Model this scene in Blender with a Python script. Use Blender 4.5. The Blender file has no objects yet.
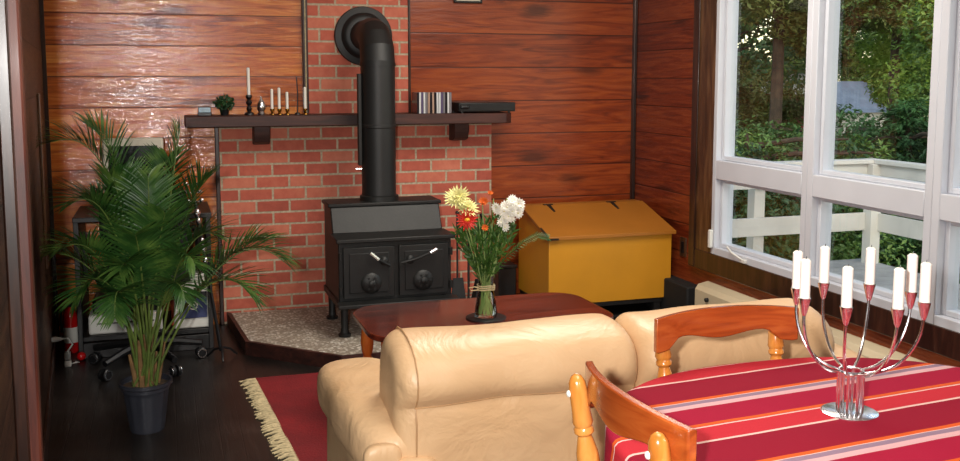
import bpy, bmesh, math, random
from mathutils import Vector, Matrix, noise
random.seed(7)
SC = bpy.context.scene
COL = SC.collection
PI = math.pi
def V(*a): return Vector(a)

# ------------------------------------------------------------------ camera
FPX, CXP, CYP, EYE = 970.0, 480.0, 185.0, 1.42
cd = Vector((164-CXP, 78-CYP, FPX)).normalized()
cu = Vector((0, -FPX, 78-CYP)).normalized()
cx_ = cd.cross(cu)
if cx_.x < 0: cx_ = -cx_
WM = Matrix((cx_, cd, cu))                       # camera axes -> world
cam_d = bpy.data.cameras.new('camera'); cam = bpy.data.objects.new('camera', cam_d); COL.objects.link(cam)
R3 = Matrix((WM @ Vector((1,0,0)), WM @ Vector((0,-1,0)), WM @ Vector((0,0,-1)))).transposed()
cam.matrix_world = Matrix.Translation((0,0,EYE)) @ R3.to_4x4()
cam_d.sensor_width = 36; cam_d.lens = FPX/960*36; cam_d.shift_y = -(230.5-CYP)/960
cam_d.clip_start = .02; cam_d.clip_end = 200
SC.camera = cam

# ------------------------------------------------------------------ mesh builder
class MB:
    def __init__(s): s.v = []; s.f = []; s.uv = None
    def add(s, vs, fs):
        n = len(s.v); s.v += [Vector(p) for p in vs]; s.f += [tuple(i+n for i in f) for f in fs]; return s
    def box(s, a, b, rz=0, c=None):
        x0,y0,z0 = a; x1,y1,z1 = b
        vs = [V(x,y,z) for z in (z0,z1) for x,y in ((x0,y0),(x1,y0),(x1,y1),(x0,y1))]
        if rz:
            c = c or V((x0+x1)/2,(y0+y1)/2,0); R = Matrix.Rotation(rz,3,'Z'); vs = [R@(p-c)+c for p in vs]
        return s.add(vs, [(0,3,2,1),(4,5,6,7),(0,1,5,4),(1,2,6,5),(2,3,7,6),(3,0,4,7)])
    def prism(s, poly, h0, h1, ax='Z'):
        # poly 2d; ax Z: (x,y)->h z ; X: (y,z) at x=h ; Y: (x,z) at y=h
        def m(p,h):
            return V(p[0],p[1],h) if ax=='Z' else (V(h,p[0],p[1]) if ax=='X' else V(p[0],h,p[1]))
        n = len(poly); vs = [m(p,h0) for p in poly]+[m(p,h1) for p in poly]
        fs = [tuple(range(n))[::-1], tuple(range(n,2*n))]+[(i,(i+1)%n,(i+1)%n+n,i+n) for i in range(n)]
        return s.add(vs, fs)
    def lathe(s, prof, c=(0,0,0), seg=24, ax=V(0,0,1), close=True):
        c = Vector(c); ax = Vector(ax).normalized(); q = V(0,0,1).rotation_difference(ax)
        vs = []; fs = []
        for r,z in prof:
            for k in range(seg):
                a = 2*PI*k/seg; vs.append(c + q@V(r*math.cos(a), r*math.sin(a), z))
        for i in range(len(prof)-1):
            for k in range(seg):
                k2 = (k+1)%seg; fs.append((i*seg+k, i*seg+k2, (i+1)*seg+k2, (i+1)*seg+k))
        if close:
            fs.append(tuple(range(seg))[::-1]); m = (len(prof)-1)*seg; fs.append(tuple(range(m, m+seg)))
        return s.add(vs, fs)
    def cyl(s, p0, p1, r0, r1=None, seg=12):
        p0 = Vector(p0); p1 = Vector(p1); r1 = r0 if r1 is None else r1
        return s.lathe([(r0,0),(r1,(p1-p0).length)], p0, seg, p1-p0)
    def tube(s, pts, r, seg=8, caps=True):
        pts = [Vector(p) for p in pts]; n = len(pts)
        rr = r if isinstance(r,(list,tuple)) else [r]*n
        vs = []; fs = []; t0 = (pts[1]-pts[0]).normalized()
        u = t0.orthogonal().normalized()
        for i in range(n):
            t = (pts[min(i+1,n-1)]-pts[max(i-1,0)]).normalized()
            u = (u - t*u.dot(t)).normalized(); w = t.cross(u)
            for k in range(seg):
                a = 2*PI*k/seg; vs.append(pts[i]+(u*math.cos(a)+w*math.sin(a))*rr[i])
        for i in range(n-1):
            for k in range(seg):
                k2 = (k+1)%seg; fs.append((i*seg+k, i*seg+k2, (i+1)*seg+k2, (i+1)*seg+k))
        if caps: fs.append(tuple(range(seg))[::-1]); fs.append(tuple(range((n-1)*seg, n*seg)))
        return s.add(vs, fs)
    def sbox(s, c, h, p=4, N=14, warp=None):
        # rounded "super-box"
        c = Vector(c); idx = {}; vs = []; fs = []
        def vert(a):
            k = tuple(round(x*N) for x in a)
            if k not in idx:
                d = V(*[math.tan(x*PI/4) if abs(x)<1 else x for x in a]); 
                L = (abs(d.x)**p+abs(d.y)**p+abs(d.z)**p)**(1/p); q = d/L
                q = V(q.x*h[0], q.y*h[1], q.z*h[2])+c
                if warp: q = warp(q)
                idx[k] = len(vs); vs.append(q)
            return idx[k]
        g = [-1+2*i/N for i in range(N+1)]
        for axn in range(3):
            for sg in (-1,1):
                for i in range(N):
                    for j in range(N):
                        q = []
                        for a,b in ((g[i],g[j]),(g[i+1],g[j]),(g[i+1],g[j+1]),(g[i],g[j+1])):
                            t = [0,0,0]; t[axn] = sg; t[(axn+1)%3] = a; t[(axn+2)%3] = b; q.append(vert(t))
                        fs.append(tuple(q) if sg>0 else tuple(q[::-1]))
        return s.add(vs, fs)
    def ball(s, c, r, seg=10, rings=6, sc=(1,1,1)):
        c = Vector(c); vs = [c+V(0,0,-r*sc[2])]; fs = []
        for i in range(1,rings):
            a = -PI/2+PI*i/rings
            for k in range(seg):
                b = 2*PI*k/seg; vs.append(c+V(r*sc[0]*math.cos(a)*math.cos(b), r*sc[1]*math.cos(a)*math.sin(b), r*sc[2]*math.sin(a)))
        vs.append(c+V(0,0,r*sc[2])); m = len(vs)-1
        for k in range(seg):
            k2 = (k+1)%seg; fs.append((0,1+k2,1+k))
            for i in range(rings-2): a = 1+i*seg; fs.append((a+k,a+k2,a+seg+k2,a+seg+k))
            a = 1+(rings-2)*seg; fs.append((a+k,a+k2,m))
        return s.add(vs, fs)
    def xf(s, M_):
        s.v = [M_@p for p in s.v]; return s
    def build(s, name, mat, parent=None, bevel=0, smooth=35, seg=2, sub=0):
        me = bpy.data.meshes.new(name); me.from_pydata([tuple(p) for p in s.v], [], s.f); me.validate(); me.update()
        o = bpy.data.objects.new(name, me); COL.objects.link(o)
        if mat: me.materials.append(mat)
        if parent: o.parent = parent
        if smooth:
            me.polygons.foreach_set('use_smooth', [True]*len(me.polygons))
            if smooth < 180: me.set_sharp_from_angle(angle=math.radians(smooth))
        if bevel:
            b = o.modifiers.new('bevel','BEVEL'); b.width = bevel; b.segments = seg; b.limit_method = 'ANGLE'; b.angle_limit = math.radians(40)
            b.harden_normals = False
        if sub:
            m = o.modifiers.new('sub','SUBSURF'); m.levels = sub; m.render_levels = sub
        return o
def empty(name, loc, rz=0):
    o = bpy.data.objects.new(name, None); COL.objects.link(o); o.location = loc; o.rotation_euler = (0,0,rz); o.empty_display_size = .1; return o
def tag(o, label, cat, group=None, kind=None):
    o['label'] = label; o['category'] = cat
    if group: o['group'] = group
    if kind: o['kind'] = kind
    return o
def thing(name, label, cat, loc=(0,0,0), rz=0, group=None): return tag(empty(name, loc, rz), label, cat, group)
def struct(o): o['kind'] = 'structure'; return o
def origin(o, loc):
    # move a mesh object's origin to loc, keeping it where it is
    loc = Vector(loc); o.data.transform(Matrix.Translation(-loc)); o.location = loc; return o
def dup(o, parent=None):
    c = o.copy(); COL.objects.link(c); c.parent = parent
    for ch in [x for x in SC.objects if x.parent is o]: dup(ch, c)
    return c

# ------------------------------------------------------------------ materials
def newmat(name):
    m = bpy.data.materials.new(name); m.use_nodes = True; nt = m.node_tree; b = nt.nodes['Principled BSDF']; return m, nt, b
def N(nt, t, **kw):
    n = nt.nodes.new(t)
    for k,v in kw.items(): setattr(n, k, v)
    return n
def math_(nt, op, a, b=None, c=None):
    n = N(nt,'ShaderNodeMath', operation=op)
    for i,x in enumerate((a,b,c)):
        if x is None: continue
        if isinstance(x,(int,float)): n.inputs[i].default_value = x
        else: nt.links.new(x, n.inputs[i])
    return n.outputs[0]
def mix(nt, fac, a, b, mode='MIX'):
    n = N(nt,'ShaderNodeMix', data_type='RGBA', blend_type=mode)
    for i,x in ((0,fac),(6,a),(7,b)):
        if isinstance(x,(int,float)): n.inputs[i].default_value = x
        elif isinstance(x,tuple): n.inputs[i].default_value = (*x,1) if len(x)==3 else x
        else: nt.links.new(x, n.inputs[i])
    return n.outputs[2]
def ramp(nt, fac, stops, const=False):
    n = N(nt,'ShaderNodeValToRGB'); cr = n.color_ramp
    if const: cr.interpolation = 'CONSTANT'
    while len(cr.elements) < len(stops): cr.elements.new(.5)
    for e,(p,c) in zip(cr.elements, stops): e.position = p; e.color = (*c,1)
    nt.links.new(fac, n.inputs[0]); return n.outputs[0]
def noise_(nt, vec, scale, detail=4, dist=0, rough=.55):
    n = N(nt,'ShaderNodeTexNoise'); n.inputs['Scale'].default_value = scale; n.inputs['Detail'].default_value = detail
    n.inputs['Distortion'].default_value = dist; n.inputs['Roughness'].default_value = rough
    if vec is not None: nt.links.new(vec, n.inputs['Vector'])
    return n.outputs['Fac']
def objco(nt): return N(nt,'ShaderNodeTexCoord').outputs['Object']
def comb(nt, x, y, z):
    n = N(nt,'ShaderNodeCombineXYZ')
    for i,v in enumerate((x,y,z)):
        if isinstance(v,(int,float)): n.inputs[i].default_value = v
        else: nt.links.new(v, n.inputs[i])
    return n.outputs[0]
def bump(nt, b, h, strength=.3, dist=.01):
    n = N(nt,'ShaderNodeBump'); n.inputs['Strength'].default_value = strength; n.inputs['Distance'].default_value = dist
    nt.links.new(h, n.inputs['Height']); nt.links.new(n.outputs[0], b.inputs['Normal'])
def srgb(r,g,b):
    f = lambda c: (c/255/12.92) if c/255 <= .04045 else ((c/255+.055)/1.055)**2.4
    return (f(r),f(g),f(b))
def plain(name, col, rough=.5, metal=0, var=.12, vs=8, bmp=0, bs=60, coat=0, spec=.5):
    m, nt, b = newmat(name); co = objco(nt)
    n = noise_(nt, co, vs, 3)
    c2 = tuple(x*(1-var*2) for x in col); c1 = tuple(min(1,x*(1+var)) for x in col)
    c = ramp(nt, n, [(.3,c2),(.7,c1)]); nt.links.new(c, b.inputs['Base Color'])
    b.inputs['Roughness'].default_value = rough; b.inputs['Metallic'].default_value = metal
    b.inputs['Specular IOR Level'].default_value = spec
    if coat: b.inputs['Coat Weight'].default_value = coat; b.inputs['Coat Roughness'].default_value = .08
    if bmp: bump(nt, b, noise_(nt, co, bs, 4), bmp, .004)
    return m
def boards(name, dark, mid, light, u='X', pitch=.171, off=0., rough=.3, bmp=.5, knots=True, wav=1.0, spec=.5, coat=0):
    """varnished boards running along u, stacked up in z"""
    m, nt, b = newmat(name); co = objco(nt)
    s = N(nt,'ShaderNodeSeparateXYZ'); nt.links.new(co, s.inputs[0])
    U = s.outputs[u]; Z = math_(nt,'DIVIDE', math_(nt,'SUBTRACT', s.outputs['Z'], off), pitch)
    idx = math_(nt,'FLOOR', Z); fr = math_(nt,'FRACT', Z)
    shift = math_(nt,'MULTIPLY', idx, 7.37)
    g1 = noise_(nt, comb(nt, math_(nt,'ADD', math_(nt,'MULTIPLY',U,1.1), shift), math_(nt,'MULTIPLY',Z,2.2), idx), 2.2, 6, 1.6)
    g2 = noise_(nt, comb(nt, math_(nt,'ADD', math_(nt,'MULTIPLY',U,2.0), shift), math_(nt,'MULTIPLY',Z,26), idx), 1.5, 3, .3)
    tone = noise_(nt, comb(nt, shift, idx, .5), 1.3, 0)
    f = math_(nt,'ADD', math_(nt,'MULTIPLY',g1,.85), math_(nt,'ADD', math_(nt,'MULTIPLY',g2,.08), math_(nt,'MULTIPLY',tone,.28)))
    c = ramp(nt, f, [(.40,dark),(.56,mid),(.76,light)])
    if knots:
        vo = N(nt,'ShaderNodeTexVoronoi'); vo.inputs['Scale'].default_value = 1.0
        nt.links.new(comb(nt, math_(nt,'ADD', math_(nt,'MULTIPLY',U,1.9), shift), math_(nt,'MULTIPLY',Z,1.0), 0.), vo.inputs['Vector'])
        k = ramp(nt, math_(nt,'ADD', vo.outputs['Distance'], math_(nt,'MULTIPLY', math_(nt,'SUBTRACT', g1, .5), .25)), [(.10,(1,1,1)),(.27,(0,0,0))])
        c = mix(nt, math_(nt,'MULTIPLY',k,.75), c, tuple(x*.35 for x in dark))
    edge = math_(nt,'MINIMUM', fr, math_(nt,'SUBTRACT', 1.0, fr))
    gv = ramp(nt, edge, [(.006,(0,0,0)),(.028,(1,1,1))])
    c = mix(nt, gv, tuple(x*.45 for x in dark), c)
    nt.links.new(c, b.inputs['Base Color'])
    wave = noise_(nt, comb(nt, math_(nt,'ADD', math_(nt,'MULTIPLY',U,1.6), shift), math_(nt,'MULTIPLY',Z,3.2), idx), 2.0, 3, .8)
    fine = noise_(nt, comb(nt, math_(nt,'ADD', math_(nt,'MULTIPLY',U,9), shift), math_(nt,'MULTIPLY',Z,9), idx), 2.2, 3, 1.2)
    h = math_(nt,'ADD', math_(nt,'MULTIPLY', wave, 1.0*wav), math_(nt,'ADD', math_(nt,'MULTIPLY', fine, .5*wav), math_(nt,'MULTIPLY', gv, .5)))
    bump(nt, b, h, bmp, .012)
    if coat:
        b.inputs['Coat Weight'].default_value = coat; b.inputs['Coat Roughness'].default_value = .09
        n2 = N(nt,'ShaderNodeBump'); n2.inputs['Strength'].default_value = .21; n2.inputs['Distance'].default_value = .012
        nt.links.new(h, n2.inputs['Height']); nt.links.new(n2.outputs[0], b.inputs['Coat Normal'])
    b.inputs['Roughness'].default_value = rough; b.inputs['Specular IOR Level'].default_value = spec
    return m
def woodmat(name, dark, mid, light, axis='X', sc=1., rough=.3, coat=.3):
    m, nt, b = newmat(name); co = objco(nt)
    s = N(nt,'ShaderNodeSeparateXYZ'); nt.links.new(co, s.inputs[0])
    k = {a: (1.5 if a==axis else 14) for a in 'XYZ'}
    v = comb(nt, *[math_(nt,'MULTIPLY', s.outputs[a], k[a]*sc) for a in 'XYZ'])
    g = noise_(nt, v, 1.6, 6, 1.0)
    nt.links.new(ramp(nt, g, [(.3,dark),(.5,mid),(.72,light)]), b.inputs['Base Color'])
    bump(nt, b, g, .08, .004)
    b.inputs['Roughness'].default_value = rough; b.inputs['Coat Weight'].default_value = coat; b.inputs['Coat Roughness'].default_value = .1
    return m
def brickmat():
    m, nt, b = newmat('brick'); co = objco(nt)
    s = N(nt,'ShaderNodeSeparateXYZ'); nt.links.new(co, s.inputs[0])
    BW, BH, MO = .1905, .0706, .012
    Z = math_(nt,'DIVIDE', math_(nt,'SUBTRACT', s.outputs['Z'], 1.0605-.0706*30+MO*.5), BH)
    row = math_(nt,'FLOOR', Z); fz = math_(nt,'FRACT', Z)
    sh = math_(nt,'MULTIPLY', math_(nt,'MODULO', math_(nt,'ADD',row,100), 2.0), .5)
    Xc = math_(nt,'ADD', s.outputs['X'], s.outputs['Y'])
    U = math_(nt,'ADD', math_(nt,'DIVIDE', math_(nt,'SUBTRACT', Xc, .675+5.7-BW*60), BW), sh)
    colm = math_(nt,'FLOOR', U); fu = math_(nt,'FRACT', U)
    wob = math_(nt,'MULTIPLY', math_(nt,'SUBTRACT', noise_(nt, co, 40, 2), .5), .05)
    ez = math_(nt,'MULTIPLY', math_(nt,'ADD', math_(nt,'MINIMUM', fz, math_(nt,'SUBTRACT',1.0,fz)), wob), BH)
    eu = math_(nt,'MULTIPLY', math_(nt,'ADD', math_(nt,'MINIMUM', fu, math_(nt,'SUBTRACT',1.0,fu)), math_(nt,'MULTIPLY',wob,.4)), BW)
    e = math_(nt,'MINIMUM', ez, eu)
    isb = ramp(nt, math_(nt,'MULTIPLY', e, 100), [(.52,(0,0,0)),(.68,(1,1,1))])
    wn = N(nt,'ShaderNodeTexWhiteNoise', noise_dimensions='2D'); nt.links.new(comb(nt, colm, row, 0.), wn.inputs['Vector'])
    n = noise_(nt, co, 22, 5)
    f = math_(nt,'ADD', math_(nt,'MULTIPLY', wn.outputs['Value'], .55), math_(nt,'MULTIPLY', n, .6))
    c = ramp(nt, f, [(.2,srgb(160,76,60)),(.55,srgb(188,94,74)),(.95,srgb(208,124,98))])
    mort = ramp(nt, noise_(nt, co, 60, 3), [(.3,srgb(158,142,118)),(.7,srgb(198,182,156))])
    nt.links.new(mix(nt, isb, mort, c), b.inputs['Base Color'])
    bump(nt, b, math_(nt,'ADD', math_(nt,'MULTIPLY', isb, .8), math_(nt,'MULTIPLY', n, .4)), .6, .006)
    b.inputs['Roughness'].default_value = .8
    return m
def glassmat(name, tint=(1,1,1), refl=1.0, r=.0):
    m = bpy.data.materials.new(name); m.use_nodes = True; nt = m.node_tree; nt.nodes.clear()
    out = N(nt,'ShaderNodeOutputMaterial'); t = N(nt,'ShaderNodeBsdfTransparent'); g = N(nt,'ShaderNodeBsdfGlossy'); mx = N(nt,'ShaderNodeMixShader')
    fr = N(nt,'ShaderNodeFresnel'); fr.inputs[0].default_value = 1.45
    nz = noise_(nt, objco(nt), 3, 2)
    t.inputs[0].default_value = (*tint,1); g.inputs['Roughness'].default_value = r
    nt.links.new(mix(nt, nz, (.97,.99,1.0), (1,1,1)), g.inputs['Color'])
    nt.links.new(math_(nt,'MULTIPLY', fr.outputs[0], refl), mx.inputs[0]); nt.links.new(t.outputs[0], mx.inputs[1]); nt.links.new(g.outputs[0], mx.inputs[2]); nt.links.new(mx.outputs[0], out.inputs[0])
    return m
def leafmat(name, a, b_, c, sc=3, rough=.5, trans=.25):
    m, nt, b = newmat(name); n = noise_(nt, objco(nt), sc, 4)
    nt.links.new(ramp(nt, n, [(.3,a),(.52,b_),(.75,c)]), b.inputs['Base Color'])
    b.inputs['Roughness'].default_value = rough
    tr = N(nt,'ShaderNodeBsdfTranslucent'); nt.links.new(ramp(nt, n, [(.3,a),(.52,b_),(.75,c)]), tr.inputs[0])
    mx = N(nt,'ShaderNodeMixShader'); mx.inputs[0].default_value = trans
    out = nt.nodes['Material Output']; nt.links.new(b.outputs[0], mx.inputs[1]); nt.links.new(tr.outputs[0], mx.inputs[2]); nt.links.new(mx.outputs[0], out.inputs[0])
    return m

M = {}
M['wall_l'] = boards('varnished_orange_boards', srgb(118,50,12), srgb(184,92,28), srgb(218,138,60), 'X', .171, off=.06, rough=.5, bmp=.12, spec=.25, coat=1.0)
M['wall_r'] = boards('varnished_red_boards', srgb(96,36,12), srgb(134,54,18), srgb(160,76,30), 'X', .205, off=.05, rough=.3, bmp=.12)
M['wall_side'] = boards('varnished_side_boards', srgb(82,28,13), srgb(112,42,19), srgb(140,66,32), 'Y', .171, off=.05, rough=.34, bmp=.3)
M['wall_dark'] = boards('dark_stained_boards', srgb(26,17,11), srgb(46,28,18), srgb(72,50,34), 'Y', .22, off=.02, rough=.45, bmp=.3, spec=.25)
M['brick'] = brickmat()
M['dark_trim'] = woodmat('dark_trim_wood', srgb(26,15,11), srgb(44,25,18), srgb(70,42,30), 'Z', 1, .35)
M['brown_trim'] = woodmat('brown_trim_wood', srgb(44,28,18), srgb(74,48,30), srgb(108,78,52), 'Z', 1, .35)
M['red_trim'] = woodmat('red_trim_wood', srgb(46,18,12), srgb(82,34,22), srgb(110,56,40), 'Z', 1, .5, .05)
M['mantel'] = woodmat('mantel_wood', srgb(30,14,11), srgb(56,27,21), srgb(80,42,32), 'X', 1, .55, 0)
M['table'] = woodmat('mahogany', srgb(48,16,11), srgb(84,30,20), srgb(112,46,30), 'X', 1, .2, .6)
M['leg_o'] = woodmat('orange_wood', srgb(140,62,22), srgb(186,90,34), srgb(214,122,52), 'Z', 1, .25, .5)
M['rail_o'] = woodmat('orange_rail_wood', srgb(150,62,22), srgb(190,86,32), srgb(212,112,50), 'X', 1, .25, .6)
M['pine'] = woodmat('honey_pine', srgb(168,96,34), srgb(204,128,54), srgb(228,160,84), 'Z', 1, .22, .6)
M['iron'] = plain('black_iron', srgb(30,30,29), .5, .2, .15, 12, .15, 90)
M['pipe'] = plain('stove_pipe', srgb(30,30,30), .5, .1, .1, 5)
M['blackp'] = plain('black_plastic', srgb(16,16,18), .4)
M['blackm'] = plain('black_laminate', srgb(26,24,24), .45)
M['grayfab'] = plain('black_cloth', srgb(11,11,12), .8, 0, .2, 20, .3, 200)
M['white'] = plain('white_paint', srgb(200,203,211), .35, 0, .03, 3)
M['whitep'] = plain('white_plastic', srgb(222,220,212), .4, 0, .03, 3)
M['beige'] = plain('beige_plastic', srgb(196,190,172), .5, 0, .04, 3)
M['wax'] = plain('white_wax', srgb(240,236,226), .5, 0, .02, 5)
M['chrome'] = plain('chrome', (.85,.85,.88), .2, 1, .02, 3)
M['brass'] = plain('brass', srgb(150,112,50), .25, 1, .05, 8)
M['blue'] = plain('blue_panel', srgb(52,62,104), .5)
M['red'] = plain('red_enamel', srgb(190,20,22), .2, 0, .05, 4)
M['orange'] = plain('lit_wall_orange', srgb(190,80,40), .7)
M['soil'] = plain('soil', srgb(84,66,46), .95, 0, .35, 40, .8, 120)
M['pot'] = plain('black_nursery_pot', srgb(48,50,58), .42, 0, .08, 6)
M['cream_metal'] = plain('cream_enamel', srgb(205,190,160), .45, 0, .04, 3)
M['must'] = plain('mustard_paint', srgb(206,142,34), .42, 0, .05, 3, .12, 30)
M['must2'] = plain('mustard_lid_shaded', srgb(168,106,36), .42, 0, .05, 3, .12, 30)  # chest mustard darkened: the sloping lid's shade is put into its colour
M['fringe'] = plain('cream_fringe', srgb(196,178,138), .9, 0, .15, 60)
M['twine'] = plain('twine', srgb(214,196,150), .9)
M['stem'] = plain('flower_stem', srgb(140,164,96), .6)
M['glass'] = glassmat('window_glass', (.97,.985,.98), .07)
M['vglass'] = glassmat('vase_glass', (.97,.99,.97), .9)
M['water'] = glassmat('vase_water', (.93,.96,.88), .4)
M['deck'] = plain('grey_deck_paint', srgb(150,152,152), .6, 0, .12, 4)
M['ext_white'] = plain('weathered_white_paint', srgb(196,196,190), .6, 0, .08, 3)
M['ground'] = plain('grassy_ground', srgb(48,60,34), .95, 0, .3, 2)
M['roof'] = plain('blue_grey_shingles', srgb(128,146,172), .8, 0, .1, 6)
M['bark'] = plain('bark', srgb(64,52,40), .9, 0, .25, 12, .6, 30)
M['ceil'] = plain('ceiling_paint', srgb(226,218,204), .8, 0, .03, 2)
def floor_mat():
    m, nt, b = newmat('black_floor'); co = objco(nt)
    s = N(nt,'ShaderNodeSeparateXYZ'); nt.links.new(co, s.inputs[0])
    X_ = math_(nt,'DIVIDE', s.outputs['X'], .083); fr = math_(nt,'FRACT', X_); idx = math_(nt,'FLOOR', X_)
    g = noise_(nt, comb(nt, math_(nt,'MULTIPLY', X_, 3.), math_(nt,'ADD', math_(nt,'MULTIPLY', s.outputs['Y'], 2.2), math_(nt,'MULTIPLY',idx,5.1)), idx), 2, 5, .5)
    w = noise_(nt, co, 3.0, 6, .8)
    c = ramp(nt, math_(nt,'ADD', math_(nt,'MULTIPLY',g,.4), math_(nt,'MULTIPLY',w,.6)), [(.35,srgb(16,13,12)),(.55,srgb(30,26,24)),(.75,srgb(56,50,46))])
    e = math_(nt,'MINIMUM', fr, math_(nt,'SUBTRACT',1.0,fr))
    gv = ramp(nt, e, [(.01,(.5,.5,.5)),(.03,(1,1,1))])
    nt.links.new(mix(nt, gv, (.004,.004,.004), c), b.inputs['Base Color'])
    b.inputs['Roughness'].default_value = .38
    bump(nt, b, math_(nt,'ADD', g, gv), .25, .003); return m
M['floor'] = floor_mat()
def hearth_mat():
    m, nt, b = newmat('pebble_terrazzo'); co = objco(nt)
    v = N(nt,'ShaderNodeTexVoronoi'); v.inputs['Scale'].default_value = 62; nt.links.new(co, v.inputs['Vector'])
    s = N(nt,'ShaderNodeSeparateColor'); nt.links.new(v.outputs['Color'], s.inputs[0])
    st = ramp(nt, s.outputs[0], [(.0,srgb(134,122,108)),(.35,srgb(168,156,140)),(.7,srgb(188,178,162)),(.95,srgb(222,216,206))])
    e = ramp(nt, v.outputs['Distance'], [(.45,(0,0,0)),(.62,(1,1,1))])
    nt.links.new(mix(nt, e, st, srgb(140,128,114)), b.inputs['Base Color'])
    bump(nt, b, v.outputs['Distance'], -.4, .006); b.inputs['Roughness'].default_value = .55; return m
M['hearth'] = hearth_mat()
def leather():
    m, nt, b = newmat('cream_leather'); co = objco(nt)
    n = noise_(nt, co, 2.5, 3)
    nt.links.new(ramp(nt, n, [(.3,srgb(206,166,122)),(.7,srgb(224,188,146))]), b.inputs['Base Color'])
    w = noise_(nt, co, 5, 4, 1.5); g = noise_(nt, co, 160, 2)
    bump(nt, b, math_(nt,'ADD', math_(nt,'MULTIPLY',w,1.), math_(nt,'MULTIPLY',g,.03)), .35, .03)
    b.inputs['Roughness'].default_value = .42; return m
M['leather'] = leather()
M['piping'] = plain('leather_piping', srgb(188,146,102), .5)
def rugm():
    m, nt, b = newmat('red_rug'); co = objco(nt)
    n = noise_(nt, co, 120, 3); n2 = noise_(nt, co, 3, 3)
    c = ramp(nt, math_(nt,'ADD', math_(nt,'MULTIPLY',n,.35), math_(nt,'MULTIPLY',n2,.65)), [(.3,srgb(92,12,18)),(.55,srgb(124,18,24)),(.75,srgb(150,28,32))])
    nt.links.new(c, b.inputs['Base Color']); b.inputs['Roughness'].default_value = .95; bump(nt, b, n, .6, .006); return m
M['rug'] = rugm()
def clothm():
    m, nt, b = newmat('striped_cloth'); uv = N(nt,'ShaderNodeUVMap'); uv.uv_map = 'flat'
    s = N(nt,'ShaderNodeSeparateXYZ'); nt.links.new(uv.outputs[0], s.inputs[0])
    a = math.radians(5)
    t = math_(nt,'SUBTRACT', math_(nt,'MULTIPLY', s.outputs['Y'], math.cos(a)), math_(nt,'MULTIPLY', s.outputs['X'], math.sin(a)))
    P = .323
    fr = math_(nt,'FRACT', math_(nt,'DIVIDE', math_(nt,'SUBTRACT', math_(nt,'ADD', t, 10*P), 1.345), P))   # 0 at 1.345, up to 1 at 1.668
    cr = srgb(158,24,54); dk = srgb(138,20,42); orr = srgb(214,92,36); lav = srgb(142,122,140); wp = srgb(214,170,172); co_ = srgb(190,46,56); wh = srgb(226,190,180)
    q = lambda y: (y-1.345)/P
    st = [(0,dk),(q(1.447),wh),(q(1.454),co_),(q(1.5135),wh),(q(1.518),co_),(q(1.521),orr),(q(1.532),cr),(q(1.6136),wp),(q(1.632),lav),(q(1.648),wh),(q(1.651),orr),(q(1.664),dk)]
    c = ramp(nt, fr, st, True)
    w = noise_(nt, uv.outputs[0], 300, 2)
    c = mix(nt, math_(nt,'MULTIPLY', w, .25), c, tuple(x*.6 for x in cr))
    nt.links.new(c, b.inputs['Base Color']); b.inputs['Roughness'].default_value = .85; b.inputs['Specular IOR Level'].default_value = .1; bump(nt, b, w, .2, .002); return m
M['cloth'] = clothm()
M['frond'] = leafmat('palm_leaf', srgb(22,50,20), srgb(50,88,36), srgb(108,138,62), 9, .4, .2)
M['frondstem'] = plain('palm_stem', srgb(98,118,54), .5, 0, .25, 14)
M['stalk'] = plain('palm_base', srgb(128,96,58), .7, 0, .25, 20)
M['ivy'] = leafmat('ivy_leaf', srgb(16,44,20), srgb(32,74,34), srgb(60,104,48), 30)
M['bleaf'] = leafmat('bouquet_leaf', srgb(34,62,22), srgb(66,104,40), srgb(110,146,66), 20)

# ------------------------------------------------------------------ room shell
YB = 5.7; XR = 2.905; CZ = 2.5
LD = V(-.474+.588, 3.815-5.316, 0).normalized()          # left wall runs this way towards the viewer
LC = V(-.617, 5.7, 0)                                       # far left corner
LN = V(-LD.y, LD.x, 0)                                      # into the room
if LN.x < 0: LN = -LN
def lw(t, out=0., z=0.): p = LC + LD*t + LN*out; return V(p.x, p.y, z)
Y0 = -1.6
tEnd = (LC.y-Y0)/abs(LD.y); LE = lw(tEnd)
fl = MB().prism([(LC.x-.1,YB+.1),(LE.x-.1,Y0-.1),(XR+.1,Y0-.1),(XR+.1,YB+.1)], -.1, 0).build('floor', M['floor'], smooth=0); struct(fl)
ce = MB().prism([(LC.x-.1,YB+.1),(LE.x-.1,Y0-.1),(XR+.1,Y0-.1),(XR+.1,YB+.1)], CZ, CZ+.1).build('ceiling', M['ceil'], smooth=0); struct(ce)
# back wall in two panels, split by the chimney
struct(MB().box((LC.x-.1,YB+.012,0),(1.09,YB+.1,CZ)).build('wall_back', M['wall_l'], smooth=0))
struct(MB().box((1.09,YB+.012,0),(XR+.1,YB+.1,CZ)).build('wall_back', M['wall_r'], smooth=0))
WY1, WY0, WZ0, WZ1 = 4.705, 2.30, .44, 2.3
wr = MB(); wr.box((XR,Y0,0),(XR+.1,YB+.012,WZ0)); wr.box((XR,Y0,WZ1),(XR+.1,YB+.012,CZ)); wr.box((XR,WY1,WZ0),(XR+.1,YB+.012,WZ1)); wr.box((XR,Y0,WZ0),(XR+.1,WY0,WZ1))
struct(wr.build('wall_right', M['wall_side'], smooth=0))
a0, a1, b1, b0 = lw(-.02), lw(tEnd), lw(tEnd,-.1), lw(-.02,-.1)
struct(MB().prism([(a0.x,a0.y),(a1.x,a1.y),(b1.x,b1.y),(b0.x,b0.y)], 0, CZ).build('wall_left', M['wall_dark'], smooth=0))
struct(MB().box((LE.x-.1,Y0-.1,0),(XR+.1,Y0,CZ)).build('wall_front', M['wall_l'], smooth=0))
def trim(n, a, b, mat='dark_trim', bev=.004):
    o = MB().box(a,b).build('trim_%d'%n, M[mat], bevel=bev); return struct(o)
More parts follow.
